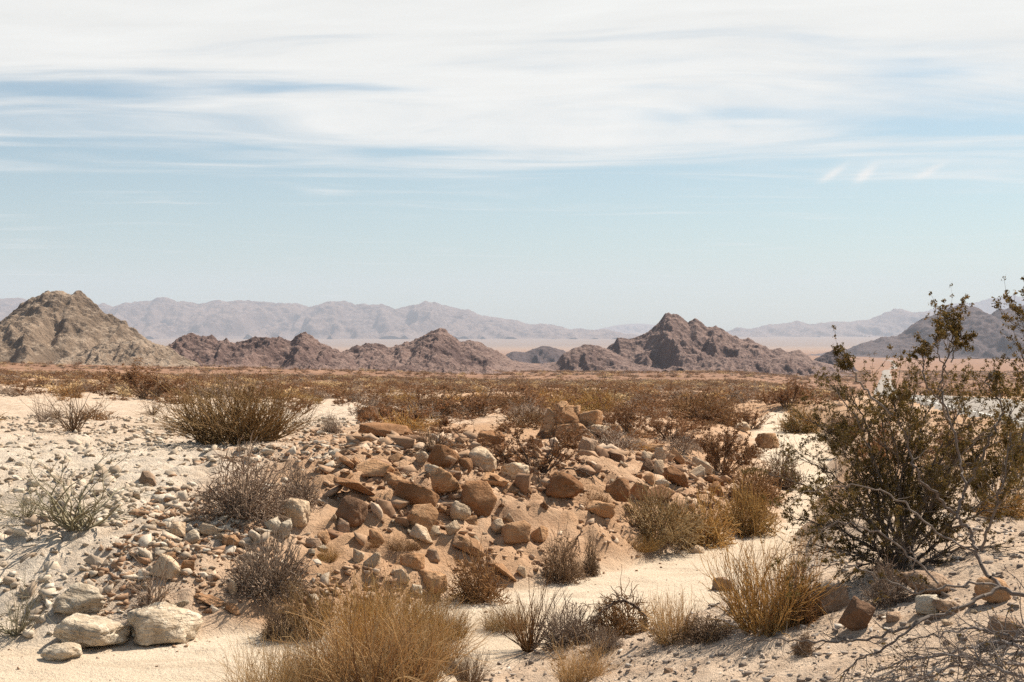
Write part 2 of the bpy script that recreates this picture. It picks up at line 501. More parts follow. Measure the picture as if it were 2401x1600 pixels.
# ------------------------------------------------------------------ road
ROAD = np.array([(7.5, -60), (8.5, -20), (12.0, 15), (15.2, 42), (20.5, 68), (30.5, 112), (52, 195), (80, 305), (131, 500), (196, 745), (262, 1000), (322, 1200), (404, 1500), (470, 1760), (533, 2000), (560, 2080)], float)
def road_x(y):
    return np.interp(y, ROAD[:, 1], ROAD[:, 0])
def build_road():
    y = np.concatenate([np.linspace(-60, 60, 60), np.geomspace(62, 2080, 160)])
    d = np.convolve(np.pad(road_x(y), 4, mode='edge'), np.ones(9) / 9, 'valid')
    tx, ty = np.gradient(d), np.gradient(y)
    L = np.hypot(tx, ty); nx, ny = ty / L, -tx / L
    offs = np.array([-2.7, -1.95, -1.9, -.9, 0, .9, 1.9, 1.95, 2.7])
    hs = np.array([-.3, .06, .09, .12, .13, .12, .09, .06, -.3])
    wide = (1 + .15 * sstep(y, 60, 220))[:, None]
    X = d[:, None] + nx[:, None] * offs * wide; Y = y[:, None] + ny[:, None] * offs * wide
    zc = terrain(d, y)
    zc = np.convolve(np.pad(zc, 3, mode='edge'), np.ones(7) / 7, 'valid')
    Z = np.maximum(zc[:, None], terrain(X, Y) * 0 + zc[:, None]) + hs
    m, g, b = new_mat('worn_asphalt')
    pos = g.n('ShaderNodeNewGeometry').outputs['Position']
    n = g.noise(pos, .8, 5, .65); n2 = g.noise(pos, 40, 3, .6)
    c = g.mix(g.ramp(n, .3, .7), (.27, .235, .195), (.35, .305, .26))
    c = g.mix(g.m('MULTIPLY', n2, .4), c, (.22, .2, .18))
    g.put(b.inputs['Base Color'], c); bump(g, b, n2, .4, .01)
    link('road', mesh_np('road', np.stack([X, Y, Z], -1).reshape(-1, 3), grid_faces(*X.shape), None, True), m, kind='structure', label='pale two lane desert road running away to the valley')
    pm, g, b = new_mat('road_paint')
    g.put(b.inputs['Base Color'], (.62, .60, .55))
    for o_ in (-1.75, 1.75):
        a = np.array([o_ - .06, o_ + .06])
        X2 = d[:110, None] + nx[:110, None] * a; Y2 = y[:110, None] + ny[:110, None] * a
        Z2 = np.repeat(zc[:110, None] + .101, 2, 1)
        link('road_edge_line', mesh_np('road_edge_line', np.stack([X2, Y2, Z2], -1).reshape(-1, 3), grid_faces(*X2.shape)), pm, kind='structure')
build_road()

# ------------------------------------------------------------------ hills and mountains
def hill_mat(name, dark, mid, light, s, bs=1.0):
    m, g, b = new_mat(name)
    pos = g.n('ShaderNodeNewGeometry').outputs['Position']
    n1 = g.noise(g.scale(pos, (1, 1, 1.6)), .035 * s, 6, .68, .3)
    n2 = g.noise(pos, .25 * s, 5, .72)
    n3 = g.noise(pos, 1.1 * s, 3, .7)
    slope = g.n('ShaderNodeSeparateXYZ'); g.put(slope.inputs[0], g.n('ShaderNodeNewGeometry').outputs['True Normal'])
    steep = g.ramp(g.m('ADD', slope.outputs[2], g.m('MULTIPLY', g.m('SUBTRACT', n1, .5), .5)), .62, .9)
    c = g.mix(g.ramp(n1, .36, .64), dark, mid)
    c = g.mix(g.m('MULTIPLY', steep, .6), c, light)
    c = g.mix(g.ramp(n2, .5, .68, 0, .7), c, dark)
    c = g.mix(g.ramp(n3, .55, .7, 0, .55), c, tuple(k * .5 for k in dark))
    g.put(b.inputs['Base Color'], c)
    bump(g, b, g.m('ADD', n2, g.m('MULTIPLY', n3, .5)), .9, 1.6 / s * bs)
    return m

HM = {
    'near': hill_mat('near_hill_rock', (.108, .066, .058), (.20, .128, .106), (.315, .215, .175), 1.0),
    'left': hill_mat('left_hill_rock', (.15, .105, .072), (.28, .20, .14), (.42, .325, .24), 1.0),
    'mid': hill_mat('middle_hill_rock', (.048, .034, .040), (.090, .062, .062), (.14, .10, .095), .7),  # darkened rock with the blue of distant haze put into its colour
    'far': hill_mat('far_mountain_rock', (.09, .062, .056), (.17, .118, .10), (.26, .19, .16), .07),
}

def ridge(name, pts, Y, wf, wb, mat, nx, nf, nb, seed, rough, label, spur=0.75, meander=.25, power=1.25, jag=.03):
    pts = np.array(pts, float)
    X0 = (pts[:, 0] - 1200.5) / F * Y
    Z0 = CAM_Z - (pts[:, 1] - 800.5) / F * Y
    xs = np.linspace(X0[0], X0[-1], nx)
    span = X0[-1] - X0[0]
    zr = np.interp(xs, X0, Z0)
    g0 = terrain(xs, np.full_like(xs, Y))
    Hm = float(np.max(zr - g0))
    t = np.concatenate([-np.linspace(1, 0, nf) ** 1.25, (np.linspace(0, 1, nb)[1:]) ** 1.4])
    XX = np.repeat(xs[None], len(t), 0); T = np.repeat(t[:, None], nx, 1)
    YY = Y + np.where(T < 0, T * wf, T * wb)
    sc_ = Hm * 1.1
    e0 = np.abs(T)
    sp = 0.55 + spur * np.clip(0.5 - np.abs(fbm(XX / (sc_ * 1.0), YY / (sc_ * 3.5), o=3, seed=seed, gain=.45)) * 1.5 + .12, 0, .75) / .75
    e = e0 / np.clip(sp, .25, 1.2)
    XM = XX + meander * Hm * e0 * 2.0 * perlin(XX / (sc_ * .9), YY / (sc_ * .8), seed=seed + 3)
    H = np.interp(XM, xs, zr)
    gr = terrain(XX, YY)
    f = np.clip(1 - e, 0, 1) ** power
    skirt = np.clip(1 - e0, 0, 1) ** 1.8 * .22
    f = np.maximum(f, skirt)
    ends = np.minimum(XX - xs[0], xs[-1] - XX)
    Hh = np.clip(H - gr, 0, None) * sstep(ends, 0, Hm * .3)
    r = fbm(XX / (Hm * .42), YY / (Hm * .42), o=6, seed=seed + 8, gain=.5, ridged=True) - .42
    r2 = fbm(XX / (Hm * .16), YY / (Hm * .16), o=4, seed=seed + 12, gain=.55)
    body = sstep(f, 0.02, .25)
    amp = rough * body * (0.10 + .90 * sstep(e0, 0, .3))
    Z = gr - .6 + f * (Hh + .6) + Hh ** .6 * Hm ** .4 * amp * (r * .42 + r2 * .10)
    Z = Z + jag * Hm * r2 * sstep(f, .5, .9)
    o = link(name, mesh_np(name, np.stack([XX, YY, Z], -1).reshape(-1, 3), grid_faces(*XX.shape), None, False), mat, kind='structure', label=label)
    return o

A = [(-330, 856), (-200, 830), (-110, 800), (0, 754), (20, 739), (51, 716), (82, 698), (105, 686), (136, 681), (155, 684), (167, 689), (178, 684), (194, 688), (207, 699), (224, 713), (245, 732), (272, 745), (296, 752), (301, 765), (316, 773), (333, 786), (372, 812), (420, 850)]
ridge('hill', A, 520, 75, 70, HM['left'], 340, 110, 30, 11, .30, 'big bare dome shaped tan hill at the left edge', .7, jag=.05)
A2 = [(120, 858), (163, 838), (238, 808), (289, 801), (333, 795), (350, 798), (360, 806), (394, 813), (430, 838), (470, 858)]
ridge('hill', A2, 460, 34, 30, HM['left'], 170, 60, 16, 21, .34, 'low rubbly spur in front of the big left hill', jag=.06)
B = [(340, 860), (394, 814), (411, 800), (428, 786), (452, 784), (471, 790), (493, 788), (513, 798), (530, 796), (541, 803), (571, 800), (598, 793), (622, 792), (646, 789), (666, 795), (683, 800), (700, 786), (717, 779), (731, 786), (748, 801), (782, 817), (810, 832), (850, 862)]
ridge('hill', B, 500, 44, 40, HM['near'], 300, 80, 20, 31, .34, 'low brown rocky ridge with a small pointed peak at its right end', jag=.06)
C2 = [(1040, 850), (1069, 812), (1084, 800), (1108, 799), (1125, 803), (1146, 815), (1182, 832), (1203, 846), (1240, 872)]
ridge('hill', C2, 640, 50, 40, HM['near'], 150, 50, 16, 41, .3, 'brown shoulder hill behind the central pointed hill')
C = [(760, 866), (798, 828), (825, 815), (861, 808), (890, 808), (914, 815), (950, 803), (962, 805), (986, 792), (1012, 777), (1030, 769), (1048, 778), (1069, 795), (1090, 808), (1120, 822), (1160, 842), (1203, 858), (1250, 878)]
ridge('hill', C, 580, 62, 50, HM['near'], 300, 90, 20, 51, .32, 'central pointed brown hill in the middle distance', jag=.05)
N = [(270, 868), (350, 838), (430, 826), (520, 830), (640, 824), (760, 834), (860, 828), (960, 836), (1080, 832), (1180, 842), (1260, 856), (1320, 874)]
ridge('hill', N, 660, 46, 40, HM['near'], 320, 50, 14, 57, .34, 'long low brown ridge joining the hills on the left')
D = [(640, 872), (690, 858), (727, 846), (738, 841), (746, 850), (780, 862), (842, 858), (870, 849), (900, 854), (925, 862), (960, 857), (1000, 864), (1030, 858), (1060, 855), (1100, 858), (1125, 868), (1142, 862), (1155, 870), (1190, 878)]
ridge('rock_outcrop_ridge', D, 450, 16, 12, HM['near'], 260, 30, 10, 61, .55, 'low broken dark outcrops along the foot of the hills', jag=.12)
Fh = [(1240, 884), (1303, 852), (1321, 830), (1345, 817), (1377, 808), (1404, 811), (1422, 818), (1460, 838), (1520, 880)]
ridge('hill', Fh, 720, 48, 40, HM['near'], 170, 60, 16, 71, .32, 'small dark hill at the left foot of the twin peaked hill')
Gh = [(1340, 884), (1404, 838), (1422, 818), (1440, 808), (1449, 793), (1467, 793), (1481, 793), (1505, 787), (1529, 774), (1547, 753), (1559, 738), (1568, 734), (1577, 738), (1586, 737), (1600, 745), (1615, 757), (1630, 749), (1642, 754), (1657, 765), (1678, 762), (1687, 771), (1705, 781), (1720, 790), (1740, 796), (1755, 794), (1773, 802), (1791, 812), (1803, 820), (1830, 818), (1844, 821), (1871, 821), (1883, 829), (1898, 838), (1930, 866)]
ridge('hill', Gh, 800, 105, 80, HM['near'], 420, 120, 28, 81, .33, 'tall twin peaked brown hill right of centre', .8, jag=.035)
G3 = [(1180, 880), (1240, 858), (1300, 850), (1360, 838), (1420, 842), (1560, 838), (1700, 838), (1850, 834), (1920, 848), (1990, 866)]
ridge('hill', G3, 900, 60, 50, HM['near'], 320, 50, 14, 88, .34, 'long low ridge behind the foot of the twin peaked hill')
G2 = [(1370, 884), (1420, 862), (1470, 852), (1500, 856), (1560, 868), (1600, 862), (1640, 848), (1690, 838), (1740, 840), (1790, 846), (1840, 842), (1880, 850), (1920, 862), (1980, 880)]
ridge('hill', G2, 705, 36, 30, HM['near'], 260, 40, 14, 85, .42, 'low stony spurs at the foot of the twin peaked hill', jag=.08)
Hh_ = [(1885, 866), (1910, 843), (1937, 829), (1955, 820), (1966, 826), (1984, 838), (2010, 862)]
ridge('hill', Hh_, 950, 40, 36, HM['mid'], 110, 50, 14, 91, .3, 'small lone conical hill near the road')
Eh = [(1150, 866), (1188, 832), (1203, 824), (1230, 827), (1253, 818), (1274, 811), (1295, 815), (1325, 824), (1370, 845), (1420, 866)]
ridge('hill', Eh, 1700, 110, 90, HM['mid'], 150, 50, 14, 101, .3, 'bluish low hill seen in the gap between the brown hills')
Ih = [(1930, 850), (1980, 830), (2010, 812), (2034, 804), (2064, 792), (2100, 789), (2118, 782), (2139, 761), (2157, 750), (2178, 743), (2202, 731), (2232, 719), (2265, 715), (2286, 720), (2310, 734), (2322, 740), (2340, 728), (2370, 723), (2400, 714), (2470, 700), (2560, 712), (2680, 760), (2800, 840)]
ridge('mountain', Ih, 2700, 480, 380, HM['mid'], 320, 110, 24, 111, .26, 'dark bluish mountain rising at the right edge beyond the road', .75)
L = [(-500, 790), (-300, 730), (-120, 708), (0, 701), (44, 700), (68, 703), (150, 722), (228, 718), (243, 711), (265, 720), (292, 713), (326, 708), (354, 706), (371, 698), (391, 698), (415, 706), (445, 708), (469, 713), (490, 708), (517, 705), (544, 705), (578, 704), (612, 708), (663, 711), (694, 710), (724, 721), (760, 711), (780, 705), (813, 706), (834, 716), (855, 713), (896, 715), (932, 725), (956, 719), (980, 713), (998, 706), (1018, 710), (1042, 717), (1066, 723), (1102, 728), (1122, 737), (1140, 742), (1188, 748), (1212, 751), (1233, 759), (1253, 762), (1268, 759), (1298, 763), (1319, 769), (1343, 775), (1361, 772), (1400, 775), (1419, 772), (1449, 781), (1510, 790), (1560, 798)]
ridge('mountain_range', L, 9500, 1500, 900, HM['far'], 560, 100, 20, 121, .28, 'long hazy grey mountain range along the left horizon', .85)
J = [(1600, 796), (1660, 786), (1708, 777), (1728, 769), (1764, 772), (1803, 762), (1845, 758), (1870, 753), (1899, 762), (1929, 757), (1986, 755), (2016, 752), (2040, 750), (2070, 737), (2097, 725), (2118, 726), (2139, 734), (2175, 730), (2240, 748), (2330, 770), (2420, 790)]
ridge('mountain_range', J, 10500, 1200, 700, HM['far'], 300, 60, 14, 131, .24, 'pale jagged range behind the right valley floor')
K = [(2050, 790), (2110, 750), (2175, 728), (2220, 716), (2258, 711), (2295, 708), (2331, 699), (2355, 698), (2379, 693), (2400, 699), (2500, 690), (2620, 720), (2760, 780)]
ridge('mountain_range', K, 14000, 1500, 900, HM['far'], 240, 50, 14, 141, .2, 'faint blue range highest at the far right')
M = [(1340, 785), (1419, 769), (1449, 763), (1479, 760), (1508, 760), (1541, 763), (1600, 770), (1680, 782)]
ridge('mountain_range', M, 15000, 900, 500, HM['far'], 120, 40, 12, 151, .15, 'faintest distant range peeping left of the twin peaked hill')

# ------------------------------------------------------------------ rocks
import bmesh
def ico(n):
    bm = bmesh.new(); bmesh.ops.create_icosphere(bm, subdivisions=n, radius=1.0)
    V = np.array([v.co[:] for v in bm.verts]); Fc = np.array([[v.index for v in f.verts] for f in bm.faces])
    bm.free(); return V / np.linalg.norm(V, axis=1)[:, None], Fc
ICO = {n: ico(n) for n in (1, 2, 3, 4)}

def rock_shape(seed, sub=4, shape='block', dims=(1, 1, 1)):
    """angular weathered rock filling the box -dims/2..dims/2"""
    rng = np.random.default_rng(seed)
    d, Fc = ICO[sub]
    npl = {'block': 8, 'slab': 9, 'round': 14, 'wedge': 7, 'dome': 13}[shape]
    n = rng.normal(size=(npl, 3)); n /= np.linalg.norm(n, axis=1)[:, None]
    h = rng.uniform(.62, 1.0, npl)
    ax = np.array([(1, 0, 0), (-1, 0, 0), (0, 1, 0), (0, -1, 0), (0, 0, 1), (0, 0, -1)], float)
    ax = ax + rng.normal(scale=.16, size=ax.shape); ax /= np.linalg.norm(ax, axis=1)[:, None]
    if shape != 'round':
        n = np.concatenate([n, ax]); h = np.concatenate([h, rng.uniform(.62, .85, 6)])
    if shape == 'wedge':
        k = np.array([(rng.choice([-1, 1]) * .75, rng.uniform(-.3, .3), .66)]); k /= np.linalg.norm(k)
        n = np.concatenate([n, k]); h = np.concatenate([h, [.38]])
    p = {'block': 40, 'slab': 44, 'round': 11, 'wedge': 44, 'dome': 14}[shape]
    q = np.clip(d @ n.T / h, 0, None)
    r = (q ** p).sum(1) ** (-1 / p)
    V = d * np.minimum(r, 1.5)[:, None]
    s = rng.uniform(0, 50, 3)
    amp = {'block': .15, 'slab': .12, 'round': .10, 'wedge': .12, 'dome': .12}[shape]
    nz = fbm(V[:, 0] * 1.7 + s[0], V[:, 1] * 1.7 + s[1], V[:, 2] * 1.7 + s[2], o=4, seed=seed, gain=.55)
    cr = fbm(V[:, 0] * 1.9 + s[1], V[:, 1] * 1.9 + s[2], V[:, 2] * 1.9 + s[0], o=2, seed=seed + 5)
    fi = fbm(V[:, 0] * 7 + s[2], V[:, 1] * 7 + s[0], V[:, 2] * 7 + s[1], o=2, seed=seed + 9, gain=.6)
    V = V * (1 + amp * nz + .055 * fi - .13 * np.clip(.10 - np.abs(cr), 0, 1) / .10)[:, None]
    if shape == 'slab':       # cleavage steps
        ph = V[:, 2] * 7 + 1.2 * nz
        V[:, :2] *= (1 + .06 * np.sign(np.sin(ph * 2.2)) * np.abs(np.sin(ph * 2.2)) ** .5)[:, None]
    lo, hi = V.min(0), V.max(0)
    V = (V - (lo + hi) / 2) / (hi - lo) * np.array(dims)
    return V, Fc

def hull_shape(seed, npts, cuts, dims, rough=.035):
    """sharp edged broken rock: a convex hull of random points, its faces finely roughened"""
    rng = np.random.default_rng(seed)
    d = rng.normal(size=(npts, 3)); d /= ((np.abs(d) ** 4).sum(1) ** .25)[:, None]
    d *= rng.uniform(.82, 1.0, (npts, 1))
    if cuts > 1:          # a broad foot to stand on
        foot = np.array([(-.75, -.7, -.9), (.75, -.7, -.9), (.75, .7, -.9), (-.75, .7, -.9)]) + rng.normal(0, .12, (4, 3))
        d = np.concatenate([d, foot])
    bm = bmesh.new()
    for q in d: bm.verts.new(q)
    res = bmesh.ops.convex_hull(bm, input=bm.verts[:])
    loose = [v for v in bm.verts if not v.link_faces]
    bmesh.ops.delete(bm, geom=loose, context='VERTS')
    bmesh.ops.triangulate(bm, faces=bm.faces[:])
    if cuts:
        bmesh.ops.subdivide_edges(bm, edges=bm.edges[:], cuts=cuts, use_grid_fill=True)
        bmesh.ops.triangulate(bm, faces=bm.faces[:])
    bm.verts.index_update()
    V = np.array([v.co[:] for v in bm.verts]); Fc = np.array([[v.index for v in f.verts] for f in bm.faces]); bm.free()
    if cuts:
        o = rng.uniform(0, 50, 3)
        n1 = fbm(V[:, 0] * 1.5 + o[0], V[:, 1] * 1.5 + o[1], V[:, 2] * 1.5 + o[2], o=2, seed=seed)
        n2 = fbm(V[:, 0] * 5 + o[1], V[:, 1] * 5 + o[2], V[:, 2] * 5 + o[0], o=3, seed=seed + 2, gain=.6)
        cr = fbm(V[:, 0] * 1.6 + o[2], V[:, 1] * 1.6 + o[0], V[:, 2] * 1.6 + o[1], o=2, seed=seed + 4)
        # corners wear down, cracks cut in
        L_ = np.linalg.norm(V, axis=1)
        wear = -.05 * np.clip(L_ - np.percentile(L_, 82), 0, 1)
        V = V * (1 + .05 * n1 + rough * n2 + wear - .07 * np.clip(.07 - np.abs(cr), 0, 1) / .07)[:, None]
    lo, hi = V.min(0), V.max(0)
    return (V - (lo + hi) / 2) / (hi - lo) * np.array(dims), Fc

def rock_mesh(name, seed, sub, shape, dims):
    if shape in ('block', 'slab', 'wedge'):
        V, Fc = hull_shape(seed, {'block': 14, 'slab': 11, 'wedge': 8}[shape], {4: 6, 3: 4}[sub], dims)
    else:
        V, Fc = rock_shape(seed, sub, shape, dims)
    return mesh_np(name, V, Fc, None, False)

def add_rock(u, vb, w, h, mat, shape, label, tilt=0.0, yaw=None, depth=.8, name='boulder', seed=None, group=None, lift=0.0):
    seed = int(u * 7 + vb * 13) if seed is None else seed
    rng = np.random.default_rng(seed)
    p = hit(u, vb - h * .10)
    k = p.y / F
    W, H = w * k, h * k * 1.24
    # a tilted rock fills its picture box with a longer, thinner body
    ct, st = math.cos(R(tilt)), abs(math.sin(R(tilt)))
    if st > .05:
        W0 = W / (ct + .35 * st); H0 = max((H - W0 * st) / ct, H * .38)
    else:
        W0, H0 = W, H
    D = max(W0 * depth, .5 * H0)
    me = rock_mesh(name, seed, 4 if w >= 44 else 3, shape, (W0, D, H0))
    yaw = rng.uniform(-25, 25) if yaw is None else yaw
    o = link(name, me, MR[mat], None, None, (R(rng.uniform(-6, 6)), R(tilt), R(yaw)), None, label=label, category='rock')
    zoff = (H0 * ct + W0 * st) * .5
    o.location = (p.x, p.y + D * .25, p.z + zoff * .74 - .01 + lift * k)
    if group: o['group'] = group
    return o

ROCKS = [
    (1040, 1106, 78, 58, 'brown', 'round', 'brown rounded boulder crowning the middle of the rock pile', 8),
    (1091, 1111, 40, 38, 'brown', 'round', 'small brown egg shaped boulder right of the crowning boulder', 20),
    (1133, 1109, 78, 52, 'pale', 'dome', 'pale lumpy boulder right of the crowning brown boulder', 5),
    (1208, 1131, 70, 47, 'pale', 'dome', 'pale rounded boulder left of the dark thorny bush', 12),
    (1048, 1174, 84, 70, 'tan', 'round', 'tan split boulder with a rough broken lower face', 6),
    (978, 1200, 114, 64, 'brown', 'wedge', 'large brown wedge shaped boulder with a flat sloping top', 14),
    (828, 1169, 118, 52, 'brown', 'slab', 'long dark slab tilted down to the right on the left of the pile', 24),
    (925, 1151, 84, 42, 'tan', 'slab', 'pale flat slab leaning above the large wedge boulder', 12),
    (1121, 1217, 94, 82, 'brown', 'block', 'big angular brown block on the right of the split boulder', 10),
    (822, 1247, 80, 78, 'dark', 'round', 'dark grey rounded boulder on the lower left of the pile', 18),
    (803, 1255, 32, 36, 'grey', 'block', 'small grey stone tucked under the dark rounded boulder', 0),
    (988, 1251, 72, 66, 'tan', 'block', 'pinkish tan angular boulder below the large wedge', 12),
    (992, 1276, 62, 42, 'pale', 'wedge', 'pale bright wedge at the foot of the pinkish boulder', 24),
    (883, 1278, 38, 33, 'tan', 'round', 'small round tan stone below the dark rounded boulder', 0),
    (1160, 1137, 74, 22, 'tan', 'slab', 'thin flat slab with a dark gap beneath on the upper right', 6),
    (1210, 1276, 72, 50, 'tan', 'block', 'blocky tan boulder resting on the right shoulder of the bank', 4),
    (1264, 1273, 42, 36, 'tan', 'block', 'smaller tan block beside the shoulder boulder', 4),
    (1166, 1257, 36, 38, 'pale', 'round', 'small pale stone left of the blocky shoulder boulder', 10),
    (1079, 1225, 50, 44, 'pale', 'round', 'knobbly pale stone below the split boulder', 0),
    (1062, 1257, 22, 34, 'pale', 'slab', 'thin pale upright sliver of rock on the lower slope', 62),
    (873, 1123, 98, 42, 'tan', 'slab', 'grey tan humped slab at the upper left of the pile', 6),
    (812, 1101, 46, 32, 'slab', 'slab', 'thin tilted plate of rock at the left crest', 38),
    (838, 1104, 40, 32, 'slab', 'slab', 'second thin tilted plate leaning on the left crest', 42),
    (905, 1030, 128, 36, 'brown', 'slab', 'long undercut dark ledge on the crest left of the twiggy bush', 5),
    (861, 990, 50, 34, 'dark', 'block', 'dark brown boulder at the edge of the plain, larger of two', 0),
    (897, 982, 25, 24, 'dark', 'round', 'dark brown boulder at the edge of the plain, smaller of two', 0),
    (1150, 1069, 68, 54, 'brown', 'dome', 'smooth brown dome of rock behind the pile', 6),
    (1012, 1118, 38, 28, 'white', 'round', 'small white stone below the crowning boulder', 14),
    (990, 1090, 28, 35, 'pale', 'slab', 'pale leaning slab left of the crowning boulder', 55),
    (1100, 1306, 92, 48, 'slab', 'slab', 'broad layered rock sloping down the lower bank', 22),
    (690, 1238, 72, 60, 'pale', 'dome', 'pale domed boulder below the grey bush', 4),
    (642, 1258, 40, 44, 'white', 'slab', 'white cracked slab leaning below the domed boulder', 50),
    (664, 1268, 40, 48, 'white', 'block', 'white cracked block beside the leaning white slab', 10),
    (448, 1284, 42, 36, 'white', 'round', 'round white boulder on the left slope', 0),
    (415, 1262, 42, 36, 'pale', 'block', 'pale block just above the round white boulder', 12),
    (493, 1259, 62, 32, 'pale', 'slab', 'pale flat rock right of the round white boulder', 14),
    (538, 1294, 46, 36, 'tan', 'dome', 'tan domed stone on the left slope', 6),
    (544, 1400, 32, 38, 'pale', 'round', 'upright pale stone left of the loose grey bush', 14),
    (379, 1520, 190, 92, 'white', 'dome', 'large white ribbed boulder at the edge of the sand, bottom left', 8),
    (200, 1530, 178, 80, 'white', 'dome', 'broad white boulder left of the ribbed one', 12),
    (180, 1453, 122, 76, 'white', 'round', 'white boulder resting behind the broad white one', 10),
    (140, 1553, 98, 40, 'white', 'round', 'low white rock at the bottom left in the sand', 4),
    (388, 1361, 78, 56, 'pale', 'wedge', 'pale wedge shaped boulder half way up the left slope', 10),
    (487, 1424, 92, 28, 'slab', 'slab', 'layered ledge dipping right on the left bank', 22),
    (548, 1442, 56, 28, 'slab', 'slab', 'short layered ledge below the longer one', 24),
    (438, 1341, 32, 24, 'tan', 'block', 'small tan stone beside the pale wedge boulder', 0),
    (344, 1139, 46, 30, 'grey', 'wedge', 'grey pointed stone standing on the pale fan', 0),
    (1500, 1058, 36, 28, 'tan', 'block', 'tan block at the top left of the right hand rock cluster', 0),
    (1534, 1064, 46, 26, 'tan', 'wedge', 'tan wedge at the top of the right hand rock cluster', 10),
    (1547, 1088, 30, 36, 'pale', 'block', 'pale upright block in the right hand rock cluster', 4),
    (1588, 1093, 46, 38, 'tan', 'slab', 'slab leaning left at the crest of the right cluster', 44),
    (1650, 1115, 60, 46, 'pale', 'slab', 'pale slab leaning down to the right beside the olive shrub', 40),
    (1520, 1084, 30, 24, 'pale', 'round', 'small pale cobble under the tan wedge', 0),
    (1519, 1117, 34, 38, 'dark', 'wedge', 'dark pointed stone in the middle of the right cluster', 10),
    (1548, 1129, 38, 46, 'pale', 'block', 'pale pinkish block right of the dark pointed stone', 16),
    (1587, 1147, 60, 52, 'brown', 'slab', 'brown leaning slab in front of the right cluster', 42),
    (1521, 1138, 28, 25, 'tan', 'round', 'round cobble below the dark pointed stone', 0),
    (1552, 1144, 36, 18, 'white', 'round', 'low white stone below the pale pinkish block', 0),
    (1634, 1129, 42, 36, 'pale', 'block', 'pale block in front of the leaning pale slab', 6),
    (1677, 1141, 50, 28, 'brown', 'slab', 'reddish flat stone at the right end of the cluster', 18),
    (1681, 1168, 40, 34, 'brown', 'round', 'brown boulder above the golden bushes', 0),
    (1449, 1182, 62, 55, 'brown', 'block', 'brown cube like boulder left of the long dark slab', 6),
    (1498, 1174, 46, 40, 'tan', 'wedge', 'tan wedge between the cube boulder and the long slab', 12),
    (1548, 1174, 78, 36, 'brown', 'slab', 'long dark overhanging slab low in the right cluster', 8),
    (1327, 1180, 92, 68, 'brown', 'dome', 'brown dome of rock below the dark thorny bush', 14),
    (1406, 1218, 74, 40, 'tan', 'dome', 'smooth tan hump of rock on the open slope', 8),
    (1415, 1073, 34, 18, 'tan', 'round', 'small tan stone below the big outcrop', 0),
    (1446, 1087, 36, 24, 'dark', 'block', 'small dark stone right of the thorny bush', 0),
    (1378, 1063, 44, 34, 'grey', 'wedge', 'grey stone at the foot of the big outcrop', 0),
    (1803, 1055, 60, 34, 'tan', 'dome', 'lone boulder at the edge of the far wash', 0),
    (1741, 1013, 44, 20, 'pale', 'dome', 'pale low rock above the far wash', 0),
    (1633, 1299, 38, 18, 'pale', 'slab', 'pale flat stone lying on the sand below the golden bush', 0),
    (966, 1337, 64, 38, 'tan', 'block', 'tan block jutting from the lower bank', 8),
    (1012, 1319, 36, 28, 'grey', 'wedge', 'grey pointed stone on the lower bank', 0),
    (1180, 1366, 78, 50, 'slab', 'slab', 'stack of tilted layered rock beside the rust coloured bush', 38),
    (1224, 1356, 30, 30, 'pale', 'slab', 'small pale plate at the bank foot right of the rust bush', 40),
    (872, 1330, 42, 36, 'pale', 'wedge', 'pale broken stone on the lower left bank', 10),
    (841, 1321, 28, 30, 'pale', 'block', 'small pale block beside the pale broken stone', 0),
    (940, 1369, 46, 32, 'pale', 'block', 'pale bright face of rock at the cut bank', 4),
    (975, 1394, 28, 22, 'white', 'block', 'white stone at the foot of the cut bank', 0),
    (1010, 1393, 78, 48, 'tan', 'round', 'undercut tan lump of caked earth at the bank foot', 0),
    (1062, 1585, 44, 34, 'white', 'round', 'pale rock half hidden in the foreground dry brush', 0),
    (735, 1286, 42, 24, 'grey', 'block', 'grey broken stone right of the white cracked block', 8),
    (762, 1278, 36, 36, 'tan', 'slab', 'tan leaning stone right of the white cracked block', 40),
    (1700, 1387, 58, 28, 'grey', 'wedge', 'grey wedge shaped rock on the right edge of the wash', 0),
    (1950, 1441, 92, 58, 'grey', 'block', 'square grey boulder on the gravel bank right of the golden shrub', 2),
    (1811, 1482, 48, 42, 'tan', 'wedge', 'tan pointed boulder at the foot of the golden shrub', 0),
    (2015, 1484, 66, 74, 'dark', 'block', 'dark tilted boulder standing on the gravel bank', 28),
    (2180, 1441, 60, 40, 'white', 'block', 'white topped square block under the creosote', 0),
    (2220, 1443, 60, 34, 'grey', 'round', 'grey boulder touching the white topped block', 6),
    (2190, 1406, 134, 58, 'grey', 'dome', 'broad shaded boulder beneath the creosote', 4),
    (2336, 1421, 92, 60, 'tan', 'dome', 'tan boulder under the forked creosote limb', 6),
    (2365, 1505, 84, 56, 'grey', 'dome', 'grey boulder behind the bare branches, bottom right', 10),
    (2096, 1460, 34, 22, 'grey', 'block', 'small grey stone left of the white topped block', 0),
    (2223, 1469, 30, 15, 'pale', 'round', 'small pale stone in front of the white topped block', 0),
    (2222, 1267, 40, 42, 'white', 'block', 'white rock seen through the creosote stems', 6),
    (1568, 1580, 22, 14, 'grey', 'wedge', 'lone small grey stone on the gravel at the bottom edge', 0),
]
for (u, vb, w, h, mt, sh, lab, tl) in ROCKS:
    add_rock(u, vb, w, h, mt, sh, lab, tl)

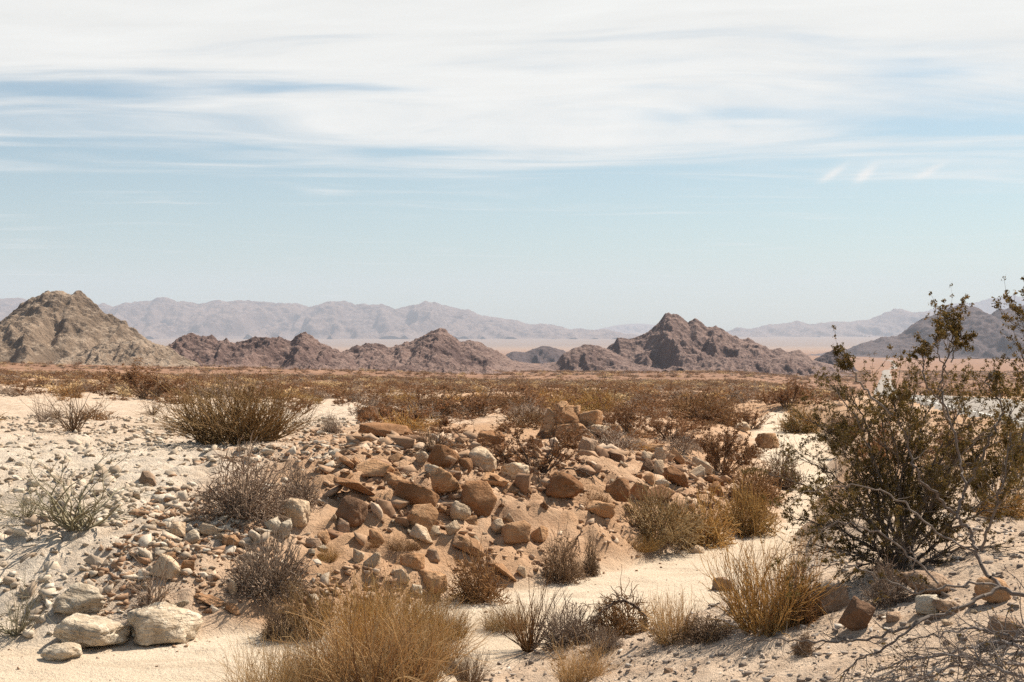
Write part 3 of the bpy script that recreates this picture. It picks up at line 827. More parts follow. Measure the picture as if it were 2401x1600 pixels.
def outcrop():
    p = hit(1370, 1040); k = p.y / F
    root = link('rock_outcrop', None, loc=p, label='tall knobbly rock outcrop standing above the plain behind the pile', category='rock')
    # (name, du, dv bottom above base, w, h, depth, shape, tilt)
    for i, (nm, du, dv, w, h, dp, sh, tl, mt) in enumerate((
            ('core', -30, 6, 104, 62, .8, 'dome', 6, 'brown'), ('crown', -36, 28, 74, 62, .9, 'block', 14, 'tan'), ('pillar', -80, -6, 48, 84, 1.0, 'wedge', -12, 'tan'), ('block', 16, 24, 58, 52, .9, 'dome', 10, 'tan'),
            ('shelf', -14, -14, 146, 62, .8, 'block', 9, 'tan'), ('shoulder', 54, -12, 74, 54, 1.0, 'dome', 18, 'tan'), ('knob', -50, 62, 40, 36, .9, 'round', -16, 'tan'),
            ('ledge', 22, 20, 84, 26, 1.0, 'slab', 8, 'pale'), ('lump', -20, 58, 36, 28, 1.0, 'dome', 20, 'tan'), ('foot', -96, -10, 34, 40, 1.0, 'block', 10, 'dark'))):
        me = rock_mesh(nm, 940 + i * 3, 4, sh, (w * k, w * k * dp, h * k))
        link(nm, me, MR[mt], root, (du * k, (.16 if nm in ('crown', 'block', 'knob', 'lump', 'core') else .05 * (i % 3)), (dv + h * .5) * k), (R(5 * (i % 3) - 4), R(tl), R(i * 23)))
outcrop()

def scatter_rocks():
    rng = np.random.default_rng(77)
    protos = []
    for i in range(12):
        sh = ['block', 'wedge', 'slab', 'slab', 'wedge', 'slab'][i % 6]
        dims = {'slab': (1, .8, .32), 'wedge': (1, .8, .6), 'round': (1, .9, .75), 'block': (1, .8, .65)}[sh]
        protos.append(rock_mesh('stone', 500 + i, 3, sh, dims))
        protos[-1].materials.append(MR['tan'])
    # (count, u range, v range, size px range, materials, name, label, group)
    MW = {'tan': 'tan', 'pale': 'pale', 'slab': 'banded tan', 'brown': 'brown', 'white': 'white', 'grey': 'grey'}
    SW = ['blocky', 'wedge shaped', 'flat', 'flat', 'wedge shaped', 'flat']
    zones = [
        (86, (760, 1290), (1060, 1270), (14, 42), ('tan', 'pale', 'slab', 'brown', 'tan'), 'stone wedged among the boulders of the central rock pile', 'stones of the central pile'),
        (44, (1400, 1700), (1050, 1200), (12, 30), ('tan', 'pale', 'brown', 'slab'), 'stone lying in the right hand rock cluster', 'stones of the right cluster'),
        (50, (330, 760), (1100, 1440), (12, 34), ('pale', 'white', 'tan', 'pale'), 'loose stone on the left slope above the sand', 'stones of the left slope'),
        (18, (1880, 2390), (1400, 1590), (12, 30), ('grey', 'pale', 'grey', 'tan'), 'loose stone on the gravel bank at lower right', 'stones of the gravel bank'),
    ]
    for n, ur, vr, sr, mats, lab, grp in zones:
        for i in range(n):
            u, v = rng.uniform(*ur), rng.uniform(*vr)
            if grp.startswith('stones of the left') and v > 1440 - (760 - u) * .02: v -= 40
            s = sr[0] + (sr[1] - sr[0]) * rng.random() ** 1.8
            p = hit(u, v); k = p.y / F
            if inside(np.array([p.x]), np.array([p.y]), WASH)[0]: continue
            W = s * k
            pi, mk = rng.integers(12), mats[rng.integers(len(mats))]
            big = 'larger' if s > (sr[0] + sr[1]) * .45 else 'small'
            o = link('stone', protos[pi], MR[mk], None, (p.x, p.y, p.z + W * .03),
                     (rng.normal(.1, .3), rng.normal(.35, .3), rng.normal(0, 1.3)), (W, W * rng.uniform(.7, 1.1), W * rng.uniform(.8, 1.3)),
                     label=f'{big} {MW[mk]} {SW[pi % 6]} {lab}', category='rock', group=grp)
scatter_rocks()

def pebbles(name, label, n, xr, yr, size, seed, mat, keep):
    rng = np.random.default_rng(seed)
    x = rng.uniform(*xr, n * 3); y = yr[0] + (yr[1] - yr[0]) * rng.random(n * 3) ** 1.3
    ok = keep(x, y, rng); x, y = x[ok][:n], y[ok][:n]; n = len(x)
    z = lookup('z', x, y)
    s = size[0] * (size[1] / size[0]) ** (rng.random(n) ** 2.0)
    V0, F0 = hull_shape(seed + 70, 10, 0, (2, 2, 2))
    J = V0[None] * rng.uniform(.75, 1.2, (n, len(V0), 1))
    J = J * (s[:, None, None] * np.stack([rng.uniform(.7, 1.3, n), rng.uniform(.5, 1.2, n), rng.uniform(.3, .75, n)], 1)[:, None, :] * .5)
    th = rng.uniform(0, 6.28, n); c, sn = np.cos(th)[:, None], np.sin(th)[:, None]
    tl = rng.normal(0, .35, n)[:, None]
    X, Yq, Zq = J[..., 0], J[..., 1], J[..., 2]
    X, Zq = X * np.cos(tl) + Zq * np.sin(tl), -X * np.sin(tl) + Zq * np.cos(tl)
    V = np.stack([x[:, None] + X * c - Yq * sn, y[:, None] + X * sn + Yq * c, z[:, None] + Zq + (s * .12)[:, None]], -1)
    Fa = (F0[None] + (np.arange(n) * len(V0))[:, None, None]).reshape(-1, 3)
    me = mesh_np(name, V.reshape(-1, 3), Fa, {'tint': np.repeat(rng.random(n), len(V0))}, False)
    return link(name, me, mat, kind='stuff', label=label, category='stones')

def rubble(name, label, n, boxes, size, seed, mat, keep):
    """broken angular pieces, too many to be things of their own"""
    rng = np.random.default_rng(seed)
    shapes = []
    for i in range(10):
        sh = ['block', 'slab', 'wedge', 'slab', 'slab'][i % 5]
        shapes.append(hull_shape(3000 + i, 8 + i % 4, 1, {'slab': (1, .8, .26), 'wedge': (1, .75, .5), 'block': (1, .8, .62)}[sh], .05))
    Vs, Fs, Ts, nv = [], [], [], 0
    for (xr, yr, frac) in boxes:
        m = int(n * frac)
        x = rng.uniform(*xr, m * 4); y = rng.uniform(*yr, m * 4)
        ok = keep(x, y, rng); x, y = x[ok][:m], y[ok][:m]
        z = lookup('z', x, y)
        for i in range(len(x)):
            V, Fc = shapes[rng.integers(10)]
            w = size[0] * (size[1] / size[0]) ** (rng.random() ** 1.7)
            M_ = Matrix.Rotation(rng.normal(0, 1.3), 3, 'Z') @ Matrix.Rotation(rng.normal(.38, .28), 3, 'Y') @ Matrix.Rotation(rng.normal(.1, .3), 3, 'X')
            Vs.append((V * w) @ np.array(M_).T + np.array([x[i], y[i], z[i] + w * .02])); Fs.append(Fc + nv); nv += len(V)
            Ts.append(np.full(len(V), rng.random()))
    me = mesh_np(name, np.concatenate(Vs), np.concatenate(Fs), {'tint': np.concatenate(Ts)})
    return link(name, me, mat, kind='stuff', label=label, category='stones')

def pebble_mat(name, a, b_, c_):
    m, g, b = new_mat(name)
    t = g.n('ShaderNodeAttribute', attribute_name='tint').outputs['Fac']
    c = g.mix(g.ramp(t, 0, .6), a, b_); c = g.mix(g.ramp(t, .7, 1.0), c, c_)
    n = g.noise(g.n('ShaderNodeNewGeometry').outputs['Position'], 40, 3, .6)
    c = g.mix(g.ramp(n, .4, .7, 0, .5), c, tuple(k * .6 for k in a))
    g.put(b.inputs['Base Color'], c)
    return m
PM1 = pebble_mat('tan_scree', (.25, .14, .08), (.42, .27, .165), (.60, .45, .32))
PM2 = pebble_mat('grey_gravel', (.20, .155, .125), (.38, .31, .25), (.60, .53, .45))
PM3 = pebble_mat('pale_scree', (.36, .27, .19), (.54, .44, .33), (.68, .59, .47))

def keepL(x, y, rng):
    o_, l_ = lookup('out', x, y), lookup('left', x, y)
    clump = fbm(x * .6, y * .6, o=3, seed=90) + rng.normal(0, .25, len(x))
    return (l_ > .5) & (clump > -.05) & (o_ > .1)
def keepB(x, y, rng):
    """broken rock gathers along the crest and in pockets, the lower slope is mostly bare soil"""
    o_ = lookup('out', x, y)
    crest = np.exp(-((o_ - 4.2) / 1.7) ** 2)
    return keepL(x, y, rng) & (fbm(x * .9, y * .9, o=3, seed=97) + .75 * crest + rng.normal(0, .12, len(x)) > .32)
def keepR(x, y, rng):
    o_, l_ = lookup('out', x, y), lookup('left', x, y)
    return (o_ > 0) & (l_ < .5) & (fbm(x * .8, y * .8, o=3, seed=93) + rng.normal(0, .3, len(x)) > -.1)
def keepW(x, y, rng):
    o_ = lookup('out', x, y)
    return (o_ < 0) & (rng.random(len(x)) < np.exp(o_ / .5) + .06)
rubble('rubble', 'broken angular tan rock covering the rocky bank', 1500, [((-2.8, 3.2), (18.5, 27), .8), ((2.5, 5.5), (23, 30), .2)], (.09, .46), 11, PM1, keepB)
rubble('rubble', 'broken pale rock lying over the left slope', 700, [((-6.5, -2.2), (15.6, 24), .7), ((-12, -5), (20, 34), .3)], (.07, .30), 12, PM3, keepL)
pebbles('scree', 'small tan rubble strewn over the rocky bank', 16000, (-5, 6), (16, 32), (.02, .15), 1, PM1, keepL)
pebbles('scree', 'small pale rubble strewn over the left fan', 12500, (-16, -2.5), (15, 42), (.02, .17), 2, PM3, keepL)
pebbles('gravel', 'small grey gravel on the near right bank', 6000, (-.5, 7.5), (9.0, 17), (.015, .085), 3, PM2, keepR)
pebbles('gravel', 'scattered pebbles along the dry wash bed', 3500, (-7, 10), (12, 48), (.015, .06), 4, PM1, keepW)

# ------------------------------------------------------------------ shrubs
def prisms(S, E_, r0, r1, tint, sides=3):
    d = E_ - S
    L = np.linalg.norm(d, axis=1, keepdims=True); d = d / np.maximum(L, 1e-9)
    ref = np.where(np.abs(d[:, 2:3]) > .9, np.array([[1., 0, 0]]), np.array([[0, 0, 1.]]))
    a = np.cross(d, ref); a /= np.linalg.norm(a, axis=1, keepdims=True)
    b = np.cross(d, a)
    ang = np.arange(sides) * 2 * np.pi / sides
    ring = a[:, None] * np.cos(ang)[None, :, None] + b[:, None] * np.sin(ang)[None, :, None]
    V = np.concatenate([S[:, None] + ring * r0[:, None, None], E_[:, None] + ring * r1[:, None, None]], 1)
    n = len(S); base = (np.arange(n) * 2 * sides)[:, None]
    q = []
    for i in range(sides):
        j = (i + 1) % sides
        q.append(base + np.array([[i, j, sides + j, sides + i]]))
    return V.reshape(-1, 3), np.concatenate(q), np.repeat(tint, 2 * sides)

def grow(rng, p, d, r, steps, ln, jit, up, fork, ang, taper=.86, ln_taper=.97, maxseg=12000, tint=None):
    """all shoots step together; some fork at each step. returns start, end, r0, r1, tint, age"""
    tint = rng.random(len(p)) if tint is None else tint
    az0 = np.arctan2(d[:, 1], d[:, 0])
    ph = rng.uniform(0, 6.28, 3)
    ls = (1 + .22 * np.sin(az0 + ph[0]) + .16 * np.sin(2 * az0 + ph[1]) + .12 * np.sin(3 * az0 + ph[2])) * rng.uniform(.55, 1.25, len(p))
    out = []
    for k in range(steps):
        d = d + rng.normal(0, jit, d.shape) + np.array([0, 0, up])
        d /= np.linalg.norm(d, axis=1, keepdims=True)
        e = p + d * ln * (ls * rng.uniform(.75, 1.25, len(p)))[:, None]
        r1 = r * taper
        out.append((p, e, r, r1, tint, np.full(len(p), k / max(1, steps - 1))))
        f = rng.random(len(p)) < fork
        nd = d[f] + rng.normal(0, ang, (f.sum(), 3))
        nd /= np.linalg.norm(nd, axis=1, keepdims=True)
        p = np.concatenate([e, e[f]]); d = np.concatenate([d, nd])
        r = np.concatenate([r1, r1[f] * .8]); tint = np.concatenate([tint, np.clip(tint[f] + rng.normal(0, .12, f.sum()), 0, 1)]); ls = np.concatenate([ls, ls[f] * rng.uniform(.6, 1.1, f.sum())])
        if k >= 1:
            al = rng.random(len(p)) > .06
            p, d, r, tint, ls = p[al], d[al], r[al], tint[al], ls[al]
        ln *= ln_taper
        if len(p) > maxseg:
            s = rng.permutation(len(p))[:maxseg]; p, d, r, tint, ls = p[s], d[s], r[s], tint[s], ls[s]
    return [np.concatenate(c) for c in zip(*out)]

def starts(rng, n, rad, spread, bias=1.0):
    a = rng.uniform(0, 2 * np.pi, n); q = np.sqrt(rng.random(n))
    p = np.stack([rad * q * np.cos(a), rad * q * np.sin(a), np.zeros(n)], 1)
    th = R(spread) * rng.random(n) ** bias; b = a + rng.normal(0, .5, n)
    d = np.stack([np.sin(th) * np.cos(b), np.sin(th) * np.sin(b), np.cos(th)], 1)
    return p, d

def leaf_quads(rng, P, size, n):
    i = rng.integers(len(P), size=n)
    c = P[i] + rng.normal(0, size * .9, (n, 3))
    a = rng.normal(size=(n, 3)); a /= np.linalg.norm(a, axis=1, keepdims=True)
    b = np.cross(a, rng.normal(size=(n, 3))); b /= np.linalg.norm(b, axis=1, keepdims=True)
    s = size * rng.uniform(.6, 1.3, (n, 1))
    V = np.stack([c - a * s, c + b * s * .5, c + a * s, c - b * s * .5], 1).reshape(-1, 3)
    Fq = np.arange(n * 4).reshape(n, 4)
    return V, Fq, np.repeat(rng.random(n), 4)

def normalise(parts):
    """scale a set of vertex arrays together so the shrub is 1 wide and 1 tall, standing on z = 0"""
    allv = np.concatenate([p[0] for p in parts])
    lo, hi = np.percentile(allv, 3.0, axis=0), np.percentile(allv, 97.0, axis=0)
    w = max(hi[0] - lo[0], hi[1] - lo[1])
    return [(np.stack([p[0][:, 0] / w, p[0][:, 1] / w, p[0][:, 2] / hi[2]], 1),) + p[1:] for p in parts]

def shrub_proto(kind, seed, lod=1.0):
    """returns a list of (part name, mesh)"""
    rng = np.random.default_rng(seed)
    parts = []
    if kind == 'broom':
        p, d = starts(rng, int(170 * lod), .30, 54, .75)
        s = grow(rng, p, d, np.full(len(p), .0062), 3, .12, .16, .04, .5, .32, .9)
        last = s[5] > .9
        p2, d2 = s[1][last], s[1][last] - s[0][last]; d2 /= np.linalg.norm(d2, axis=1, keepdims=True)
        s2 = grow(rng, p2, d2, s[3][last] * .85, 5, .085, .22, .03, .34, .32, .86, tint=s[4][last])
        parts = [('stems', s), ('twigs', s2)]
    elif kind == 'fan':
        p, d = starts(rng, int(60 * lod), .03, 42, .8)
        s = grow(rng, p, d, np.full(len(p), .0055), 8, .10, .07, .01, .22, .16, .86)
        parts = [('stems', s)]
    elif kind in ('ball', 'mound'):
        p, d = starts(rng, int(40 * lod) + 6, .10, 84, .55)
        s = grow(rng, p, d, np.full(len(p), .008), 5, .085, .25, .02, .3, .4, .86)
        n = int((620 if kind == 'ball' else 760) * lod)
        d2 = rng.normal(size=(n, 3)); d2[:, 2] = np.abs(d2[:, 2]) * (.85 if kind == 'ball' else .6); d2 /= np.linalg.norm(d2, axis=1, keepdims=True)
        q = .44 * rng.random(n) ** .42 * (1 + .55 * fbm(d2[:, 0] * 1.7 + seed, d2[:, 1] * 1.7, d2[:, 2] * 1.7, o=2, seed=seed))
        p2 = d2 * q[:, None]; p2[:, 2] *= .95
        dd = d2 + rng.normal(0, .55 if kind == 'ball' else .4, d2.shape) + np.array([0, 0, .1])
        dd /= np.linalg.norm(dd, axis=1, keepdims=True)
        s2 = grow(rng, p2, dd, np.full(n, .0058 / max(lod, .3) ** .35), 4, .055, .38 if kind == 'ball' else .2, 0.0, .42, .5, .86)
        parts = [('stems', s), ('twigs', s2)]
    elif kind == 'grass':
        p, d = starts(rng, int(430 * lod), .36, 38, .9)
        s = grow(rng, p, d, np.full(len(p), .0044), 6, .11 * 1.0, .20, -.03, .22, .4, .80)
        parts = [('blades', s)]
    elif kind == 'twiggy':
        p, d = starts(rng, int(26 * lod), .05, 72, .7)
        s = grow(rng, p, d, np.full(len(p), .011), 9, .085, .22, .02, .36, .42, .82)
        parts = [('branches', s)]
    elif kind in ('creosote', 'leafy'):
        p, d = starts(rng, int(24 * lod) + 4, .07, 58, .7)
        s = grow(rng, p, d, np.full(len(p), .010), 8, .10, .16, .03, .36, .32, .82)
        parts = [('branches', s)]
    meshes = []
    raw = []
    for nm, s in parts:
        V, Fq, t = prisms(s[0], s[1], s[2], s[3], s[4])
        raw.append((V, Fq, t, nm))
    if kind in ('creosote', 'leafy'):
        s = parts[0][1]
        tips = s[1][s[5] > .55]
        n = int((5200 if kind == 'leafy' else 3600) * lod)
        V, Fq, t = leaf_quads(rng, tips, .017 / max(lod, .12) ** .5, n)
        raw.append((V, Fq, t, 'leaves'))
    raw = normalise(raw)
    for V, Fq, t, nm in raw:
        meshes.append((nm, mesh_np(nm, V, Fq, {'tint': t})))
    return meshes

_protos = {}
def proto(kind, var, lod=1.0):
    key = (kind, var, lod)
    if key not in _protos:
        ms = shrub_proto(kind, 1000 + var * 31 + sum(map(ord, kind)), lod)
        for nm, me in ms: me.materials.append(MT['leaf'] if nm == 'leaves' else MT['grey'])
        _protos[key] = ms
    return _protos[key]

def add_shrub(loc, w, h, kind, mat, label, seed=0, lod=1.0, group=None, leafmat='leafb', name='desert_shrub', cat='shrub', depth=1.0, var=None, lean=0.0):
    rng = np.random.default_rng(seed)
    ms = proto(kind, int(seed % 2) if var is None else var, lod)
    yaw = rng.uniform(0, 6.28)
    rot = (0, R(lean), yaw) if not lean else (0, R(lean), 0)
    props = dict(label=label, category=cat)
    if group: props['group'] = group
    if len(ms) == 1:
        return link(name, ms[0][1], MT[mat], None, loc, rot, (w, w * depth, h), **props)
    root = link(name, None, None, None, loc, rot, (w, w * depth, h), **props)
    for nm, me in ms:
        link(nm, me, MT[leafmat] if nm == 'leaves' else MT[mat], root)
    return root

# (u, v base, w px, h px, kind, material, name, label)
SHRUBS = [
    (560, 1044, 320, 138, 'broom', 'olive', 'broom_bush', 'large olive brown broom bush with a dark hollow base on the left fan'),
    (566, 1212, 178, 128, 'ball', 'grey', 'grey_bush', 'larger grey purple bush on the slope below the broom bush'),
    (700, 1190, 104, 92, 'ball', 'grey', 'grey_bush', 'smaller grey purple bush right beside the larger one'),
    (630, 1402, 150, 128, 'mound', 'grey', 'grey_bush', 'loose pale grey bush at the lower left of the rock pile'),
    (722, 1500, 120, 130, 'broom', 'olive', 'rush_clump', 'upright yellow green rush clump by the sand'),
    (660, 1500, 110, 72, 'ball', 'brown', 'brown_bush', 'dark tangled bush at the base of the green rush clump'),
    (890, 1440, 190, 82, 'twiggy', 'brown', 'twiggy_bush', 'dark twiggy bush behind the foreground golden grass'),
    (900, 1492, 240, 112, 'grass', 'gold', 'dry_grass', 'golden dry grass in front of the dark twiggy bush'),
    (880, 1672, 300, 240, 'twiggy', 'dry', 'dry_bush', 'tall dry bush with reddish stems in the centre foreground'),
    (1000, 1560, 200, 150, 'grass', 'gold', 'dry_grass', 'golden dry grass right of the tall foreground bush'),
    (800, 1640, 170, 120, 'grass', 'straw', 'dry_grass', 'straw coloured grass left of the tall foreground bush'),
    (1098, 1612, 96, 88, 'broom', 'brown', 'small_bush', 'small brown upright bush at the right of the foreground brush'),
    (640, 1660, 240, 150, 'grass', 'straw', 'dry_grass', 'pale straw grass along the bottom edge, left of centre'),
    (1122, 1412, 126, 104, 'ball', 'rust', 'rust_bush', 'round rust coloured tumbleweed against the bank foot'),
    (1318, 1368, 104, 96, 'ball', 'brown', 'dark_bush', 'round dark bush at the edge of the wash, larger of a pair'),
    (1386, 1352, 44, 80, 'ball', 'brown', 'dark_bush', 'narrow dark bush beside the round dark one'),
    (1240, 1530, 170, 160, 'fan', 'rust', 'fan_bush', 'fan of straight reddish stems rising from one foot on the near bank'),
    (1330, 1516, 140, 84, 'mound', 'grey', 'soft_bush', 'soft greyish bush right of the fan of stems'),
    (1452, 1500, 150, 100, 'ball', 'rust', 'rust_bush', 'rust brown bush holding an arched dead branch'),
    (1574, 1508, 130, 112, 'broom', 'straw', 'tan_bush', 'tan upright bush between the dead branch and the golden shrub'),
    (1660, 1498, 150, 50, 'ball', 'brown', 'low_bush', 'low brown tangle left of the golden shrub'),
    (1416, 1530, 84, 52, 'mound', 'grey', 'small_bush', 'small ash grey bush on the sand of the near bank'),
    (1800, 1482, 250, 200, 'broom', 'gold', 'golden_shrub', 'tall golden brown shrub on the right bank of the wash'),
    (1870, 1470, 140, 130, 'ball', 'rust', 'rust_bush', 'rusty bush filling the right side of the golden shrub'),
    (1548, 1268, 180, 98, 'mound', 'straw', 'mounded_bush', 'pale yellow mounded bush at the foot of the bank, leftmost of three'),
    (1650, 1280, 136, 104, 'mound', 'gold', 'mounded_bush', 'yellow mounded bush in the middle of three by the wash'),
    (1748, 1256, 116, 100, 'mound', 'gold', 'mounded_bush', 'golden mounded bush rightmost of three by the wash'),
    (1770, 1182, 150, 78, 'ball', 'rust', 'rust_bush', 'tan brown bush behind the three mounded bushes'),
    (1836, 1148, 90, 80, 'ball', 'brown', 'brown_bush', 'brown bush at the bend of the far wash'),
    (1010, 984, 160, 58, 'creosote', 'brown', 'brown_shrub', 'wide brown shrub behind the twiggy bush at the edge of the plain'),
    (1125, 978, 180, 62, 'leafy', 'brown', 'brown_shrub', 'wide brown shrub left of the tall outcrop'),
    (1215, 962, 120, 44, 'creosote', 'brown', 'brown_shrub', 'small brown shrub just left of the outcrop top'),
    (1470, 1020, 150, 78, 'leafy', 'brown', 'brown_shrub', 'bushy brown shrub right behind the tall outcrop'),
    (1570, 1036, 130, 66, 'creosote', 'brown', 'brown_shrub', 'brown shrub above the right hand rock cluster'),
    (1640, 990, 150, 52, 'mound', 'rust', 'rust_bush', 'rusty bush on the plain above the right hand rock cluster'),
    (1400, 968, 120, 44, 'mound', 'gold', 'golden_bush', 'golden bush on the plain beyond the outcrop'),
    (1262, 1112, 235, 122, 'creosote', 'dead', 'thorn_bush', 'dark thorny bush sprawling among the rocks'),
    (1015, 1058, 120, 78, 'twiggy', 'brown', 'twiggy_bush', 'bare twiggy bush behind the top of the rock pile'),
    (1692, 1118, 200, 124, 'leafy', 'brown', 'olive_shrub', 'big olive brown shrub right of the rock cluster'),
    (190, 1242, 330, 150, 'twiggy', 'sage', 'sparse_bush', 'sparse sprawling grey green bush at the left edge'),
    (60, 1215, 150, 70, 'twiggy', 'sage', 'sparse_bush', 'small sparse bush left of the sprawling one'),
    (350, 1438, 150, 140, 'twiggy', 'grey', 'sparse_bush', 'pale sparse bush behind the white ribbed boulder'),
    (40, 1490, 160, 130, 'twiggy', 'sage', 'sparse_bush', 'grey bush behind the white boulders at the bottom left corner'),
    (174, 1016, 130, 112, 'twiggy', 'brown', 'sparse_bush', 'small bare bush with a forked foot on the pale fan'),
    (100, 992, 110, 60, 'twiggy', 'grey', 'sparse_bush', 'low bare bush left of the forked one'),
    (350, 938, 170, 74, 'leafy', 'brown', 'olive_shrub', 'wide olive shrub high on the pale fan'),
    (358, 976, 70, 58, 'twiggy', 'brown', 'sparse_bush', 'small twiggy bush below the wide olive shrub'),
    (776, 1021, 56, 40, 'ball', 'grey', 'grey_bush', 'little round grey bush right of the broom bush'),
    (1876, 1017, 84, 52, 'mound', 'gold', 'golden_bush', 'golden bush on the far bank where the wash bends'),
    (1955, 1020, 50, 40, 'ball', 'brown', 'brown_bush', 'dark bush right of the golden bush on the far bank'),
    (1994, 1042, 60, 66, 'mound', 'rust', 'rust_bush', 'rusty bush beside the creosote at the far wash'),
    (1844, 958, 84, 60, 'leafy', 'brown', 'olive_shrub', 'round topped shrub standing out above the far wash'),
    (1884, 1538, 52, 52, 'ball', 'brown', 'dark_tuft', 'small dark tuft on the gravel slope'),
    (2356, 1214, 90, 66, 'mound', 'gold', 'golden_bush', 'golden bush glimpsed behind the creosote at the right'),
    (2082, 1416, 100, 92, 'ball', 'grey', 'grey_bush', 'grey bush in the shade below the creosote'),
    (2320, 1190, 200, 170, 'leafy', 'bark', 'olive_shrub', 'olive shrub behind the limbs of the nearer creosote at the right'),
    (2400, 1120, 190, 150, 'leafy', 'bark', 'olive_shrub', 'olive shrub cut by the right edge beside the road'),
    (2240, 1090, 150, 110, 'creosote', 'brown', 'olive_shrub', 'brown shrub behind the big creosote near the road'),
    (2060, 1110, 130, 120, 'creosote', 'brown', 'olive_shrub', 'brown shrub behind the left side of the big creosote'),
    (1760, 1010, 110, 60, 'creosote', 'brown', 'olive_shrub', 'olive shrub behind the pale low rock'),
    (850, 1560, 170, 150, 'grass', 'gold', 'dry_grass', 'golden grass rising through the left of the tall foreground bush'),
    (950, 1620, 200, 150, 'grass', 'straw', 'dry_grass', 'straw grass in front of the tall foreground bush'),
    (1045, 1500, 120, 90, 'grass', 'gold', 'dry_grass', 'golden grass fringe beside the sand right of the foreground brush'),
    (720, 1600, 150, 90, 'grass', 'straw', 'dry_grass', 'low straw grass between the rush clump and the bottom edge'),
    (870, 1640, 330, 210, 'grass', 'dry', 'dry_grass', 'tall pale brown grass around the dry bush in the centre foreground'),
    (1360, 1600, 130, 90, 'grass', 'straw', 'dry_grass', 'thin straw grass at the bottom edge right of centre'),
    (1185, 1480, 120, 60, 'grass', 'straw', 'dry_grass', 'thin pale grass left of the fan of stems'),
    (870, 1284, 50, 20, 'grass', 'rust', 'dry_grass', 'rusty grass tuft below the dark rounded boulder'),
    (950, 1290, 90, 30, 'grass', 'rust', 'dry_grass', 'rusty grass patch at the foot of the pale wedge'),
    (770, 1318, 50, 36, 'grass', 'gold', 'dry_grass', 'golden grass tuft on the lower left bank'),
    (1390, 1190, 90, 40, 'grass', 'rust', 'dry_grass', 'rusty grass between the brown dome and the cube boulder'),
    (1500, 1290, 120, 36, 'grass', 'gold', 'dry_grass', 'low golden grass at the foot of the bank by the mounded bushes'),
]
for i, (u, vb, w, h, kd, mt, nm, lab) in enumerate(SHRUBS):
    p = hit(u, vb - 2) if vb < 1600 else None
    if p is None:           # rooted just below the picture's lower edge
        q = hit(u, 1598); k0 = vb - 1598
        y = q.y - k0 * q.y / 800 * 1.0; x = (u - 1200.5) / F * y
        p = Vector((x, y, zat(x, y)))
    k = p.y / F
    add_shrub((p.x, p.y, zat(p.x, p.y) - .02), w * k, h * k, kd, mt, lab, seed=i, lod=1.8 if (w > 300 and kd == 'broom') else 1.0, name=nm, cat='grass' if kd == 'grass' else 'shrub', leafmat='leaf' if mt == 'bark' else 'leafb', depth=.85)

# ------------------------------------------------------------------ the creosotes at the right, with limbs drawn one by one
def smooth_path(pts, n=6):
    pts = np.array(pts, float)
    P = np.concatenate([[2 * pts[0] - pts[1]], pts, [2 * pts[-1] - pts[-2]]])
    out = []
    for i in range(1, len(P) - 2):
        for t in np.linspace(0, 1, n, endpoint=False):
            a, b, c, d = P[i - 1], P[i], P[i + 1], P[i + 2]
            out.append(.5 * ((2 * b) + (c - a) * t + (2 * a - 5 * b + 4 * c - d) * t * t + (3 * b - a - 3 * c + d) * t ** 3))
    out.append(pts[-1]); return np.array(out)

def limb_parts(rng, path, r0, r1, twigs, tw_len, tw_up, fork, steps, from_t, jitter=.010):
    P = smooth_path(path); P[1:-1] += rng.normal(0, jitter, P[1:-1].shape)
    rr = np.linspace(r0, r1, len(P))
    V, Fq, t = prisms(P[:-1], P[1:], rr[:-1], rr[1:], np.full(len(P) - 1, rng.uniform(.3, .9)), 6)
    i0 = int(len(P) * from_t)
    if twigs <= 0: return (V, Fq, t), None
    idx = rng.integers(i0, len(P) - 1, twigs)
    tang = P[idx + 1] - P[idx]; tang /= np.linalg.norm(tang, axis=1, keepdims=True)
    d = tang + rng.normal(0, .65, tang.shape) + np.array([0, 0, tw_up]); d /= np.linalg.norm(d, axis=1, keepdims=True)
    s = grow(rng, P[idx], d, np.minimum(rr[idx] * .55, .008), steps, tw_len, .2, tw_up * .25, fork, .38, .84, tint=rng.uniform(.1, .7, twigs))
    V2, F2, t2 = prisms(s[0], s[1], s[2], s[3], s[4])
    F2 = F2 + len(V)
    return (np.concatenate([V, V2]), [np.asarray(Fq), F2], np.concatenate([t, t2])), s

def creosote(name, label, base, limbs, leaf_n, leaf_size, seed, leaf_from=.45, bark='bark'):
    rng = np.random.default_rng(seed)
    root = link(name, None, None, None, base, label=label, category='shrub')
    made = []
    for (path, r0, r1, tw, tl, tu, fk, st, ft, leafy) in limbs:
        (V, Fq, t), s = limb_parts(rng, path, r0, r1, tw, tl, tu, fk, st, ft)
        if isinstance(Fq, list): Fq = np.concatenate(Fq)
        br = link('branch', mesh_np('branch', V - np.array(base), Fq, {'tint': t}), MT[bark], root)
        if s is not None and leafy:
            tp = s[1][s[5] >= leaf_from]
            made.append((br, tp[rng.permutation(len(tp))[:max(1, int(len(tp) * leafy))]]))
    total = sum(len(tp) for _, tp in made)
    for br, tp in made:
        V, Fq, t = leaf_quads(rng, tp, leaf_size, max(20, int(leaf_n * len(tp) / total)))
        link('leaves', mesh_np('leaves', V - np.array(base), Fq, {'tint': t}), MT['leaf'], br)
    return root

